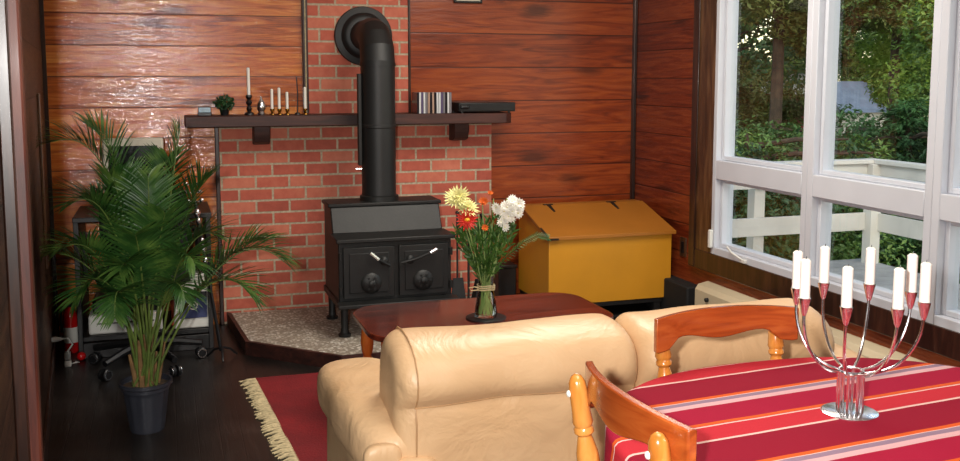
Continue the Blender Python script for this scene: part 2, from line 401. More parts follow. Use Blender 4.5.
def lprism(t0,t1,o0,o1,z0,z1):
    q = [lw(t0,o0),lw(t1,o0),lw(t1,o1),lw(t0,o1)]; return MB().prism([(p.x,p.y) for p in q], z0, z1)
# brick: broad lower breast and chimney column
bk = MB(); bk.box((.285,YB,0),(1.92,YB+.012,1.16)); bk.box((.798,YB,1.16),(1.393,YB+.012,CZ)); struct(bk.build('wall_brick', M['brick'], smooth=0))
trim(1, (.262,YB-.02,0),(.285,YB+.012,1.153)); trim(2, (.765,YB-.022,1.214),(.797,YB+.012,CZ)); trim(3,(1.394,YB-.01,1.214),(1.408,YB+.012,CZ))
trim(4, (XR-.024,YB-.02,0),(XR,YB+.012,CZ)); struct(lprism(.0,.03,0,.02,0,CZ).build('trim_5', M['dark_trim']))
# thin pale cable cover strip on trim 2
trim(6, (.778,YB-.027,1.214),(.784,YB-.022,CZ), 'fringe', .001)
# left wall: post and nearer boards
struct(lprism(3.05,3.13,0,.055,0,CZ).build('trim_7', M['red_trim'], bevel=.006))
struct(lprism(3.13,3.16,0,.03,0,CZ).build('trim_8', M['dark_trim'], bevel=.004))
struct(lprism(.0,3.0,0,.012,0,.10).build('baseboard_left', M['dark_trim'], bevel=.003))
struct(lprism(.85,.93,0,.012,.55,1.35).build('trim_9', M['brown_trim'], bevel=.003))
# window casings
trim(10, (XR-.03,WY1-.01,.34),(XR,4.93,CZ), 'brown_trim'); trim(11,(XR-.038,4.86,.34),(XR-.03,4.925,CZ))
trim(12, (XR-.034,2.1,.335),(XR,4.93,.447)); 
# windows
def window(n, y0, y1, w0, w1):
    # y0 far edge, y1 near edge ; w0,w1 mullion half widths
    e = struct(empty('window_%d'%n, (XR,y1,WZ0)))
    L = y0-y1
    f = MB(); x0,x1 = -.028,.09
    f.box((x0,L-w0,0),(x1,L,1.86)); f.box((x0,0,0),(x1,w1,1.86))                      # jambs
    f.box((x0,w1,0),(x1,L-w0,.045)); f.box((x0,w1,.425),(x1,L-w0,.53)); f.box((x0,w1,1.80),(x1,L-w0,1.86))
    f.build('window_frame', M['white'], e, bevel=.004)
    for nm,(za,zb) in (('upper_sash',(.53,1.8)),('lower_sash',(.045,.425))):
        s_ = MB(); t = .024
        s_.box((.005,w1,za),(.06,w1+t,zb)); s_.box((.005,L-w0-t,za),(.06,L-w0,zb)); s_.box((.005,w1+t,za),(.06,L-w0-t,za+t)); s_.box((.005,w1+t,zb-t*.8),(.06,L-w0-t,zb))
        so = s_.build(nm, M['white'], e, bevel=.004)
        MB().box((.036,w1+t,za+t),(.040,L-w0-t,zb-t*.8)).build('glass_pane', M['glass'], so, smooth=0)
    lt = MB(); yy = L-w0-.33; lt.box((-.045,yy,.012),(-.029,yy+.05,.03)); lt.tube([(-.045,yy+.03,.03),(-.06,yy+.10,.055),(-.05,yy+.16,.075)], .006, 6)
    if n == 1:
        lt.build('window_crank', M['whitep'], e, bevel=.002)
        MB().box((-.05,L-.028,.04),(-.029,L-.004,.14)).build('sash_latch', M['whitep'], e, bevel=.004)
window(1, 4.70, 3.865, .034, .042); window(2, 3.865, 3.075, .042, .042); window(3, 3.075, 2.30, .042, .042)

# outlet
t = thing('wall_outlet', 'small dark outlet plate on the red wall between mustard chest and window', 'outlet', (XR,5.04,.40))
MB().box((-.008,-.035,-.035),(0,.035,.08)).build('cover_plate', M['brown_trim'], t, bevel=.002)
MB().box((-.011,-.015,-.012),(-.008,.015,.055)).build('socket', M['blackp'], t)

# baseboard heater
t = thing('baseboard_heater', 'long cream baseboard heater under the white windows', 'heater', (XR-.085,2.1,0))
h = MB(); h.prism([(0.0,.0),(.085,.0),(.085,.275),(.02,.262),(.0,.235)], 0, 2.66, 'Y'); h.build('casing', M['cream_metal'], t, bevel=.004)
MB().box((-.003,.1,.03),(0,2.6,.06)).build('lower_slot', M['blackm'], t)
MB().lathe([(.012,0),(.012,.014),(.009,.018)], (0,2.52,.2), 14, V(-1,0,0)).build('knob', M['blackp'], t)
t = tag(origin(MB().box((2.795,4.80,0),(2.895,5.3,.235)).build('storage_case', M['grayfab'], bevel=.01),(2.845,5.05,0)), 'black case tucked between the mustard chest and the window wall', 'case')

# ------------------------------------------------------------------ hearth
t = thing('hearth', 'low raised hearth of grey pebbles with dark wood edging under the stove', 'hearth', (1.1,5.1,0))
HP = [(.30,5.695),(.353,5.012),(.778,4.589),(1.50,4.589),(1.93,5.012),(1.96,5.695)]
def inset(P, d):
    cx = sum(p[0] for p in P)/len(P); cy = sum(p[1] for p in P)/len(P); out = []
    for i,p in enumerate(P):
        a = Vector(P[i-1]); b = Vector(p); c = Vector(P[(i+1)%len(P)])
        n1 = Vector((-(b-a).y,(b-a).x)).normalized(); n2 = Vector((-(c-b).y,(c-b).x)).normalized()
        if n1.dot(Vector((cx,cy))-b) < 0: n1=-n1
        if n2.dot(Vector((cx,cy))-b) < 0: n2=-n2
        k = (n1+n2)/(1+n1.dot(n2)); out.append((b.x+k.x*d, b.y+k.y*d))
    return out
HI = inset(HP, .022)
loc = V(1.1,5.1,0)
MB().prism([(p[0]-loc.x,p[1]-loc.y) for p in HI], 0, .068).build('stone_top', M['hearth'], t, smooth=0)
ed = MB()
for i in range(5):
    q = [HP[i],HP[i+1],HI[i+1],HI[i]]; ed.prism([(p[0]-loc.x,p[1]-loc.y) for p in q], 0, .071)
ed.build('wood_edging', M['mantel'], t, smooth=0)
HZ = .068

# ------------------------------------------------------------------ wood stove
SX, SY = 1.135, 4.95
t = thing('wood_stove', 'black cast iron wood stove standing on the pebble hearth', 'wood stove', (SX,SY,HZ))
W = .305
b = MB(); prof = [(0,.185),(.45,.185),(.45,.66),(.245,.66),(.175,.52),(0,.50)]
b.prism(prof, -W, W, 'X'); b.build('firebox', M['iron'], t, bevel=.006)
MB().box((-W-.015,-.035,.50),(W+.015,.19,.522)).build('lower_cooktop', M['iron'], t, bevel=.005)
MB().box((-W-.012,.235,.655),(W+.012,.465,.675)).build('upper_cooktop', M['iron'], t, bevel=.005)
MB().box((-W-.01,-.02,.155),(W+.01,.46,.19)).build('base_plate', M['iron'], t, bevel=.005)
MB().box((-W-.02,-.10,.17),(W+.02,-.02,.19)).build('ash_lip', M['iron'], t, bevel=.004)
for sx in (-1,1):
    for y in (.02,.42):
        l = MB().lathe([(.032,0),(.034,.012),(.022,.022),(.018,.05),(.021,.155)], (sx*(W-.03),y,0), 14); l.build('leg', M['iron'], t)
for sx in (-1,1):
    d = MB().box((sx*.148-.135,-.022,.205),(sx*.148+.135,0,.475)); d.box((sx*.148-.105,-.028,.235),(sx*.148+.105,-.022,.445))
    do = d.build('door', M['iron'], t, bevel=.006)
    MB().lathe([(.02,0),(.024,.008),(.018,.016),(.01,.02)], (sx*.07,-.028,.40), 14, V(0,-1,0)).build('handle_boss', M['iron'], do)
    pts = [(sx*.02,-.04,.385),(sx*.1,-.05,.405),(sx*.17,-.062,.435),(sx*.2,-.066,.452)] if sx>0 else [(sx*.04,-.04,.375),(sx*.10,-.05,.41),(sx*.14,-.06,.445)]
    MB().tube(pts, .008, 8).build('handle', M['iron'], do)
    e0, e1 = Vector(pts[-1]), Vector(pts[-2]); hk = MB().tube([e0+(e1-e0)*.9, e0-(e1-e0)*.25], .0105, 8).build('handle_grip', M['chrome'], do); hk['label'] = 'bright coiled chrome grip'
    vd = MB().lathe([(.052,0),(.055,.006),(.044,.016),(.018,.02),(.018,.03),(.008,.036)], (sx*.14,-.028,.285), 20, V(0,-1,0))
    for k in range(6): a = k*PI/3; vd.box((sx*.14+.032*math.cos(a)-.005,-.05,.285+.032*math.sin(a)-.005),(sx*.14+.032*math.cos(a)+.005,-.036,.285+.032*math.sin(a)+.005))
    vd.build('draft_dial', M['iron'], do)
for z in (.25,.43):
    for sx in (-1,1): MB().cyl((sx*.298,-.012,z-.02),(sx*.298,-.012,z+.02),.011,seg=10).build('hinge', M['iron'], t)
MB().lathe([(.108,.675),(.108,.70),(.10,.705)], (-.012,.35,0), 28).build('flue_collar', M['iron'], t)

# stove pipe
t = thing('stove_pipe', 'black stove pipe rising from the stove and elbowing into the brick chimney', 'stove pipe', (SX-.012,SY+.35,HZ+.706))
x0,y0,z0 = t.location
R = .095; zt = 1.515-z0
MB().lathe([(R,0),(R,zt*.5),(R+.003,zt*.5+.004),(R+.003,zt*.5+.018),(R,zt*.5+.022),(R,zt)], (0,0,0), 32).build('pipe', M['pipe'], t)
MB().lathe([(R+.004,zt-.03),(R+.004,zt-.01)], (0,0,0), 32).build('pipe_band', M['pipe'], t)
el = MB(); pts = []; re = .15
for i in range(5):
    a = PI/2*i/4; pts.append(V(0, re-re*math.cos(a), zt+re*math.sin(a)))
vs=[]; fs=[]; seg=32
for i,p in enumerate(pts):
    a = PI/2*i/4; r_ = R*(1.0 if i<2 else .97)
    for k in range(seg):
        b_ = 2*PI*k/seg; vs.append(p+V(r_*math.cos(b_), 0,0)+V(0,math.cos(a),-math.sin(a))*0+ V(0,math.cos(a),-math.sin(a))*(-r_*math.sin(b_))*-1)
for i in range(4):
    for k in range(seg): k2=(k+1)%seg; fs.append((i*seg+k,i*seg+k2,(i+1)*seg+k2,(i+1)*seg+k))
el.add(vs,fs); el.build('elbow', M['pipe'], t, smooth=16)
cz = zt+re
MB().cyl((0,re-.01,cz),(0,YB-y0-.001,cz),R*.93,seg=32).build('horizontal_pipe', M['pipe'], t)
MB().lathe([(.108,0),(.172,.0),(.172,.012),(.168,.02),(.135,.028),(.122,.05),(.108,.058),(.089,.06)], (0,YB-y0-.002,cz), 36, V(0,-1,0), close=False).build('wall_collar', M['pipe'], t)
dp = MB().box((-R-.02,-.02,.165),(-R-.0,.02,.67)).build('heat_shield_strip', M['iron'], t, bevel=.003)
MB().cyl((-R-.034,0,.145),(-R+.01,0,.145),.005,seg=8).build('damper_handle', M['chrome'], t)['label'] = 'bright coiled damper handle'

# fireplace tools
t = thing('fireplace_tool_set', 'black fireplace tools hanging on a stand right of the stove', 'fireplace tools', (1.61,5.28,HZ+.003))
MB().lathe([(.075,0),(.075,.01),(.02,.02),(.008,.03)], (.03,0,0), 20).build('base', M['iron'], t)
MB().cyl((.03,0,.02),(.03,0,.60),.007,seg=8).build('pole', M['iron'], t)
MB().tube([(-.05,-.02,.53),(.03,0,.55),(.11,-.02,.53)], .005, 6).build('cross_bar', M['iron'], t)
sh = MB().cyl((-.045,-.025,.20),(-.045,-.025,.58),.006,seg=8); sh.ball((-.045,-.025,.585),.012); sho = sh.build('shovel', M['iron'], t)
bm = MB().cyl((.1,-.025,.18),(.1,-.025,.56),.006,seg=8); bm.ball((.1,-.025,.565),.012); bmo = bm.build('broom_handle', M['iron'], t)
MB().add([V(.07,-.05,.19),V(.13,-.05,.19),V(.13,0,.19),V(.07,0,.19),V(.04,-.07,.02),V(.16,-.07,.02),V(.16,.02,.02),V(.04,.02,.02)],[(0,1,2,3),(7,6,5,4),(0,4,5,1),(1,5,6,2),(2,6,7,3),(3,7,4,0)]).build('bristles', M['grayfab'], bmo)
sb = MB(); sb.add([V(-.075,-.04,.21),V(-.015,-.04,.21),V(.0,-.075,.03),V(-.10,-.075,.03),V(-.075,-.034,.21),V(-.015,-.034,.21),V(.0,-.069,.03),V(-.10,-.069,.03)],[(0,1,2,3),(7,6,5,4),(0,4,5,1),(1,5,6,2),(2,6,7,3),(3,7,4,0)]); sb.build('shovel_blade', M['iron'], sho)

# black bucket + shoe
t = thing('coal_bucket', 'square black metal bin between the brick breast and the mustard chest', 'bin', (1.97,5.60,0))
q = MB(); q.prism([(-.055,-.06),(.06,-.06),(.06,.06),(-.055,.06)],0,.27); q.build('body', M['blackm'], t, bevel=.006)
MB().box((-.06,-.065,.255),(.065,.065,.275)).build('rim', M['blackm'], t, bevel=.004)
t = thing('shoe', 'black shoe lying beside the left foot of the mustard chest', 'shoe', (2.0,5.18,0), .6)
MB().sbox((0,0,.045),(.045,.13,.036),3,8,lambda p: V(p.x*(1-.25*abs(p.y)/.13),p.y,p.z+(.045 if p.y>.05 else 0)*min(1,(p.y-.05)/.05) if p.y>.05 else p.z)).build('upper', M['blackp'], t)
MB().sbox((0,0,.008),(.048,.135,.008),4,8).build('sole', M['grayfab'], t)

# ------------------------------------------------------------------ mantel
t = thing('mantel_shelf', 'dark brown wooden mantel shelf on corbels across the brick', 'mantel', (1.03,YB,1.153))
MB().prism([(-.93,-.002),(-.93,-.25),(.90,-.25),(.94,-.22),(.945,-.16),(.925,-.12),(.93,-.002)],0,.061).build('shelf', M['mantel'], t, bevel=.004)
for x in (-.515,.66):
    MB().prism([(-.002,0),(-.13,0),(-.13,-.05),(-.11,-.095),(-.06,-.11),(-.002,-.11)], x-.045, x+.045,'X').build('corbel', M['mantel'], t, bevel=.004)
MZ = 1.2145
def candle_obj(x,y,zb,h,r,holder,label,hl=None):
    t = thing('candlestick', label, 'candle', (x,y,MZ), group='candles on the mantel')
    if holder=='turned': MB().lathe([(.028,0),(.026,.01),(.010,.02),(.016,.035),(.008,.05),(.018,.07),(.009,.085),(.018,.10),(.016,.112)], (0,0,0), 14).build('holder', M['blackp'], t); z=.108
    elif holder=='brass': MB().lathe([(.020,0),(.018,.005),(.006,.01),(.008,.02),(.013,.026),(.012,.034)], (0,0,0), 12).build('holder', M['brass'], t); z=.03
    MB().lathe([(r,z),(r,z+h-.004),(r*.5,z+h)], (0,0,0), 12).build('candle', M['wax'], t)
    MB().cyl((0,0,z+h),(0,0,z+h+.006),.001,seg=5).build('wick', M['blackp'], t)
my = 5.56
candle_obj(.446,my,0,.155,.009,'turned','tall white candle on a turned black candlestick on the mantel')
candle_obj(.572,my,0,.115,.008,'brass','first white taper right of the silver ornament, low brass holder')
candle_obj(.612,my,0,.122,.008,'brass','middle and tallest of the three close white tapers on the mantel')
candle_obj(.656,my,0,.098,.008,'brass','shortest white taper on the mantel, left of the thin dark stick')
candle_obj(.757,my,0,.125,.008,'brass','white taper at the edge of the chimney trim, left of the pipe')
t = thing('incense_stick_holder', 'thin dark stick standing upright between two white mantel candles', 'stick', (.713,my,MZ))
MB().lathe([(.016,0),(.014,.008),(.005,.014)], (0,0,0), 12).build('base', M['blackp'], t)
MB().tube([(0,0,.01),(.003,0,.12),(-.002,0,.215)], .0035, 6).build('stick', M['blackp'], t)
t = thing('silver_ornament', 'small pointed silver ornament right of the black candlestick', 'ornament', (.512,my,MZ))
MB().lathe([(.02,0),(.022,.008),(.016,.02),(.024,.035),(.026,.05),(.016,.075),(.007,.09),(.002,.105)], (0,0,0), 16).build('body', M['chrome'], t)
t = thing('small_box', 'pale blue and white box on the left end of the mantel', 'box', (.205,5.54,MZ))
MB().box((-.035,-.03,0),(.035,.03,.018)).build('dark_base', M['blackp'], t, bevel=.002)
MB().box((-.032,-.025,.018),(.032,.025,.046)).build('carton', plain('pale_blue_card', srgb(150,176,190), .4, 0, .15, 30), t, bevel=.002)
def leafquad(mb, c, d, n, L, w, fold=.15):
    d = Vector(d).normalized(); n = Vector(n); n = (n-d*n.dot(d)).normalized(); s = d.cross(n)
    mb.add([c, c+d*L*.45+s*w/2+n*w*fold, c+d*L, c+d*L*.45-s*w/2+n*w*fold, c+d*L*.45-n*w*.1],[(0,4,1),(4,2,1),(0,3,4),(4,3,2)])
def rv(): 
    while True:
        p = V(random.uniform(-1,1),random.uniform(-1,1),random.uniform(-1,1))
        if .05<p.length<1: return p
t = thing('small_houseplant', 'small bushy green plant in a dark pot on the mantel', 'plant', (.312,my,MZ))
MB().lathe([(.02,0),(.026,.03),(.028,.032)], (0,0,0), 14).build('pot', M['blackp'], t)
fo = MB()
for i in range(260):
    p = rv(); c = V(p.x*.055+.0, p.y*.04, .065+p.z*.045); leafquad(fo, c, rv()+V(0,0,.2), rv(), .022, .014)
fo.build('foliage', M['ivy'], t, smooth=0)
# CDs
cdm = [plain('cd_%s'%n, c, .25, 0, .05, 20) for n,c in (('white',srgb(205,205,205)),('grey',srgb(120,116,120)),('black',srgb(30,28,34)),('tan',srgb(170,140,122)),('violet',srgb(92,80,110)))]
cdn = ['white','grey','black','tan','violet']
order = [2,0,4,0,1,3,2,3,2,0,0,4,1,2,0,1]
proto = None
cnt = {}
places = ['at the left end of the row','second in the row, next to the black one','third disc from the chimney','fourth disc from the chimney','fifth disc from the chimney','sixth disc from the chimney','left of the middle of the row','right at the middle of the row','just right of the middle of the row','tenth disc from the chimney','eleventh disc from the chimney','twelfth disc from the chimney','fourth from the right end of the row','third from the right end of the row','second from the right end','at the right end, beside the black recorder']
for i,k in enumerate(order):
    o = MB().box((-.0055,-.065,0),(.0055,.065,.122)).build('cd_case', cdm[k], bevel=.001)
    o.location = (1.400+i*.0132, 5.56, MZ); o.rotation_euler = (0, (random.uniform(-.01,.01)), 0)
    cn = {0:'white',1:'grey',2:'black',3:'tan',4:'violet'}[k]
    tag(o, '%s disc case on the mantel, %s'%(cn, places[i]), 'cd case', 'disc cases on the mantel')
t = thing('video_recorder', 'flat black electronic box lying on the right end of the mantel', 'electronics', (1.80,5.555,MZ))
MB().box((-.165,-.11,.008),(.185,.12,.062)).build('body', M['blackm'], t, bevel=.004)
MB().box((-.16,-.113,.014),(.18,-.11,.056)).build('front_panel', M['blackp'], t, bevel=.002)
for x in (-.14,.15):
    for y in (-.09,.09): MB().cyl((x,y,0),(x,y,.009),.008,seg=8).build('foot', M['blackp'], t)
MB().sbox((-.13,-.112,.036),(.03,.012,.012),3,6).build('glossy_cord_bundle', M['blackp'], t)
# wall picture whose lower edge just shows
t = thing('framed_picture', 'dark framed picture high on the red boards, only its lower edge in view', 'picture', (1.77,YB+.012,1.872))
MB().box((-.09,-.018,0),(.09,0,.22)).build('frame', M['blackp'], t, bevel=.003)
MB().box((-.075,-.021,.012),(.075,-.018,.205)).build('print', M['beige'], t)

# ------------------------------------------------------------------ mustard chest
BX0,BX1,BY0,BY1 = 2.055,2.84,5.07,5.57
t = thing('plinth', 'low black stand under the mustard wooden chest', 'stand', (2.46,5.31,0))
MB().box((-.385,-.24,.0),(.32,.24,.03)).build('base_board', M['blackm'], t, bevel=.004)
MB().box((-.40,-.235,.09),(.325,.25,.117)).build('top_board', M['blackm'], t, bevel=.004)
for x in (-.34,.29):
    for y in (-.22,.22): MB().box((x-.02,y-.02,.03),(x+.02,y+.02,.09)).build('post', M['blackm'], t)
t = thing('storage_chest', 'mustard yellow wooden chest with a sloping hinged lid', 'chest', (BX0,BY0,.118))
w = BX1-BX0; d = BY1-BY0
MB().prism([(0,0),(d,0),(d,.505),(d-.09,.505),(0,.388)], 0, w, 'X').build('body', M['must'], t, bevel=.003)
lid = MB().prism([(-.022,.383),(-.022,.403),(d-.085,.530),(d-.085,.507)], -.015, w+.018, 'X').build('lid', M['must2'], t, bevel=.002)
MB().box((-.008,d-.084,.505),(w+.01,d+.005,.528)).build('hinge_board', M['must2'], t, bevel=.002)
sl = (.127)/(d-.063)
def onlid(y): return .403+(y+.022)*sl
for x in (.16,.585):
    hm = MB(); 
    for (ya,yb,wd) in ((d-.19,d-.09,.012),):
        hm.add([V(x-wd*.5,ya,onlid(ya)+.003),V(x+wd*.5,ya,onlid(ya)+.003),V(x+wd,yb,onlid(yb)+.004),V(x-wd,yb,onlid(yb)+.004),V(x-wd*.5,ya,onlid(ya)-.001),V(x+wd*.5,ya,onlid(ya)-.001),V(x+wd,yb,onlid(yb)-.001),V(x-wd,yb,onlid(yb)-.001)],[(0,1,2,3),(7,6,5,4),(0,4,5,1),(1,5,6,2),(2,6,7,3),(3,7,4,0)])
    hm.box((x-.03,d-.092,.528),(x+.03,d-.072,.533))
    hm.build('strap_hinge', M['iron'], lid)
MB().box((-.018,-.026,.385),(.05,-.021,.395)).build('corner_bracket', M['iron'], lid)
cb = MB().add([V(-.017,-.02,.407),V(-.007,-.02,.407),V(-.007,.10,onlid(.1)+.003),V(-.017,.10,onlid(.1)+.003),V(-.017,-.02,.402),V(-.007,-.02,.402),V(-.007,.10,onlid(.1)),V(-.017,.10,onlid(.1))],[(0,1,2,3),(7,6,5,4),(0,4,5,1),(1,5,6,2),(2,6,7,3),(3,7,4,0)]); cb.build('corner_bracket', M['iron'], lid)

# ------------------------------------------------------------------ coffee table
t = thing('coffee_table', 'dark mahogany coffee table with rounded corners behind the cream sofa', 'coffee table', (1.265,3.87,0))
def rrect(hx,hy,r,n=8):
    P=[]
    for cx,cy,a0 in ((hx-r,hy-r,0),(-hx+r,hy-r,PI/2),(-hx+r,-hy+r,PI),(hx-r,-hy+r,3*PI/2)):
        for i in range(n+1): a=a0+PI/2*i/n; P.append((cx+r*math.cos(a),cy+r*math.sin(a)))
    return P
MB().prism(rrect(.53,.29,.14),.395,.42).build('tabletop', M['table'], t, bevel=.006, seg=3)
ap = MB(); ap.box((-.43,-.20,.33),(.43,.20,.395)); ap.build('apron', M['table'], t, bevel=.003)
LP = [(.026,0),(.022,.02),(.016,.05),(.022,.1),(.026,.14),(.018,.17),(.026,.185),(.017,.20),(.024,.22),(.029,.26),(.026,.31),(.024,.33),(.03,.335),(.03,.395)]
for sx in (-1,1):
    for sy in (-1,1): MB().lathe([(r,z+.014) if z<.39 else (r,z) for r,z in LP], (sx*.46,sy*.215,0), 16).build('leg', M['leg_o'], t)

# rug
ra = math.radians(-3.2)
t = thing('rug', 'red rug with a cream fringe under the coffee table and sofa', 'rug', (.36,4.57,0), 0)
ru = MB(); L = 2.0; Wd = 2.6
def rp(u,v): # u along +x, v towards viewer
    return V(u + v*.062, -v - u*.01, 0)
nx,ny = 30,40
vs = []; fs = []
for j in range(ny+1):
    for i in range(nx+1):
        p = rp(L*i/nx, Wd*j/ny); vs.append(V(p.x,p.y,.010+.002*noise.noise(V(p.x*6,p.y*6,0))))
for j in range(ny):
    for i in range(nx): a=j*(nx+1)+i; fs.append((a,a+nx+1,a+nx+2,a+1))
ru.add(vs,fs); n0=len(vs)
ru.add([V(p.x,p.y,.001) for p in vs],[f[::-1] for f in fs])
for j in range(ny): a=j*(nx+1); ru.f.append((a,a+n0,a+nx+1+n0,a+nx+1)); a+=nx; ru.f.append((a,a+nx+1,a+nx+1+n0,a+n0))
for i in range(nx): ru.f.append((i,i+1,i+1+n0,i+n0)); a=ny*(nx+1)+i; ru.f.append((a,a+n0,a+1+n0,a+1))
ru.build('pile', M['rug'], t)
fr = MB(); 
for k in range(330):
    v = Wd*k/330; p = rp(0,v); ln = random.uniform(.045,.08); a = PI+random.uniform(-.5,.5)+.06
    q = p+V(math.cos(a)*ln, math.sin(a)*ln, 0); m_ = (p+q)/2+V(0,random.uniform(-.006,.006),.006)
    fr.tube([p+V(.004,0,.007), m_+V(0,0,.003), q+V(0,0,.004)], [.0038,.0042,.0026], 5)
fr.build('fringe', M['fringe'], t)['kind'] = 'stuff'

# vase with flowers
CT = .4205
t = thing('coaster', 'round dark mat under the glass vase on the coffee table', 'coaster', (1.25,3.78,CT))
MB().lathe([(.085,0),(.085,.004),(.08,.006)], (0,0,0), 28).build('mat', M['blackm'], t)
VZ = CT+.0065
t = thing('flower_vase', 'clear glass vase tied with twine, holding water, on the coffee table', 'vase', (1.25,3.78,VZ))
MB().lathe([(.001,0),(.046,0),(.048,.01),(.044,.05),(.036,.09),(.031,.12),(.032,.15),(.036,.175),(.034,.175),(.030,.15),(.029,.12),(.034,.09),(.042,.05),(.045,.012),(.001,.008)], (0,0,0), 32, close=False).build('glass_body', M['vglass'], t)
MB().lathe([(.001,.009),(.0445,.013),(.0415,.05),(.0335,.09),(.0285,.12),(.001,.12)], (0,0,0), 28, close=False).build('water', M['water'], t)
tw = MB()
for dz in (.118,.126,.134): tw.tube([V(.036*math.cos(a),.036*math.sin(a),dz+.002*math.sin(3*a)) for a in [2*PI*k/24 for k in range(25)]], .0028, 6)
tw.tube([(-.03,-.022,.125),(-.06,-.035,.137),(-.085,-.035,.134),(-.075,-.035,.122),(-.04,-.03,.122)], .0025, 6)
tw.build('twine_bow', M['twine'], t)
t = thing('bouquet', 'bouquet of mixed flowers and ferny green stems standing in the glass vase', 'flowers', (1.25,3.78,VZ+.012))
O = V(*t.location)
heads = [(1.333,3.76,.885),(1.307,3.75,.83),(1.116,3.76,.936),(1.146,3.74,.892),(1.142,3.72,.852),(1.241,3.80,.905),(1.228,3.75,.807),(1.29,3.80,.92),(1.37,3.78,.88),(1.27,3.78,.82),(1.18,3.8,.84),(1.35,3.8,.92),(1.21,3.76,.86)]
st = MB()
for i,hd in enumerate(heads):
    e = V(*hd)-O; a = random.uniform(0,6.28); b0 = V(.028*math.cos(a),.028*math.sin(a),.002); md = V(-b0.x*.55+e.x*.12,-b0.y*.55+e.y*.1,.13)
    pts = []
    for k in range(9):
        u=k/8; pts.append(b0*(1-u)**2+md*2*u*(1-u)+e*u*u)
    st.tube(pts, .0024, 6)
for i in range(16):
    a=i*2.4; st.tube([V(.036*math.cos(a),.036*math.sin(a),.004),V(.012*math.cos(a+2.5),.012*math.sin(a+2.5),.10),V(-.05*math.cos(a),-.04*math.sin(a),.24)],.0028,6)
st.build('stems', M['stem'], t)
lf = MB()
for i in range(760):
    p = rv(); c = V(-.005+p.x*(.05+.10*(p.z+1)/1.6), p.y*.07, .27+p.z*.13+abs(p.x)*.03)
    d = (c-V(0,0,.12)).normalized()+rv()*.8; leafquad(lf, c, d, rv(), random.uniform(.025,.05), random.uniform(.008,.017))
for i in range(90):
    p = rv(); c = V(p.x*.03, p.y*.03, .17+p.z*.05); leafquad(lf, c, V(p.x,p.y,1)+rv()*.5, rv(), .06, .01)
lf.build('leaves', M['bleaf'], t, smooth=0)
spr = MB(); pts = [V(.02,0,.16),V(.09,-.01,.24),V(.16,-.02,.30),V(.22,-.02,.325),V(.275,-.02,.31)]
spr.tube(pts, .0018, 5)
for i in range(4):
    for k in range(7):
        c = pts[i].lerp(pts[i+1], k/7)
        for sgn in (-1,1): leafquad(spr, c, (pts[i+1]-pts[i]).normalized()+V(0,sgn*.5,sgn*.9), V(0,-1,.3), random.uniform(.018,.03), .005)
spr.build('fern_sprig', M['bleaf'], t, smooth=0)
PM = {'w':plain('white_petal', srgb(238,236,226), .7, 0, .04, 40),'c':plain('cream_petal', srgb(226,220,150), .7, 0, .12, 40),'r':plain('red_petal', srgb(200,42,24), .6, 0, .15, 60),'y':plain('yellow_centre', srgb(232,180,40), .7),'o':plain('orange_petal', srgb(214,110,44), .7, 0, .1, 60)}
def flower(c, n, R_, layers, per, mat, cm=None, name='blossom', lab=None, cup=.3, cr=.25):
    c = Vector(c)-O; n = Vector(n).normalized(); u = n.orthogonal().normalized(); w_ = n.cross(u); mb = MB()
    for l in range(layers):
        rr = R_*(1-.28*l); el = cup+.35*l
        for k in range(per):
            a = 2*PI*(k+.5*l)/per+random.uniform(-.08,.08); d = (u*math.cos(a)+w_*math.sin(a))*math.cos(el)+n*math.sin(el)
            leafquad(mb, c+d*R_*.1+n*.002*l, d, n, rr*random.uniform(.9,1.05), rr*3.4*math.pi/per/2, .12)
    o = mb.build(name, mat, t, smooth=0)
    if lab: o['label'] = lab
    ce_ = MB().ball(c+n*R_*.12, R_*cr, 10, 6, (1,1,.6)); ce_.build('flower_centre', cm or PM['y'], o)
tc = V(-.25,-.85,.4)
for i in range(22):
    p = rv(); c = V(1.335+p.x*.058, 3.755+p.y*.03-.02, .885+p.z*.052)
    flower(c, tc+rv()*.6+V(p.x,0,p.z)*.7, .024, 2, 12, PM['w'], PM['c'], 'white_blossom', None, .15, .18)
for i in range(6):
    p = rv(); c = V(1.307+p.x*.02, 3.74, .826+p.z*.028); flower(c, tc+rv()*.5, .021, 2, 11, PM['w'], PM['c'], 'white_blossom', None, .2, .18)
flower((1.116,3.74,.938),V(-.4,-.6,.7),.057,4,20,PM['c'],PM['c'],'cream_blossom','large pale yellow double bloom',.15,.2)
flower((1.152,3.73,.896),V(.1,-.6,.8),.052,4,20,PM['c'],PM['c'],'cream_blossom',None,.1,.2)
flower((1.142,3.70,.852),V(-.1,-1,.25),.046,3,18,PM['r'],PM['y'],'red_blossom','red bloom with a yellow heart',.12,.32)
flower((1.241,3.79,.905),V(-.2,-.8,.6),.028,2,12,PM['o'],PM['o'],'orange_blossom','small orange bloom',.7,.3)
flower((1.228,3.73,.807),V(-.2,-.8,.5),.020,2,10,PM['o'],PM['y'],'orange_blossom',None,.7,.3)
flower((1.27,3.79,.94),V(0,-.6,.8),.018,2,10,PM['o'],PM['y'],'orange_blossom',None,.7,.3)

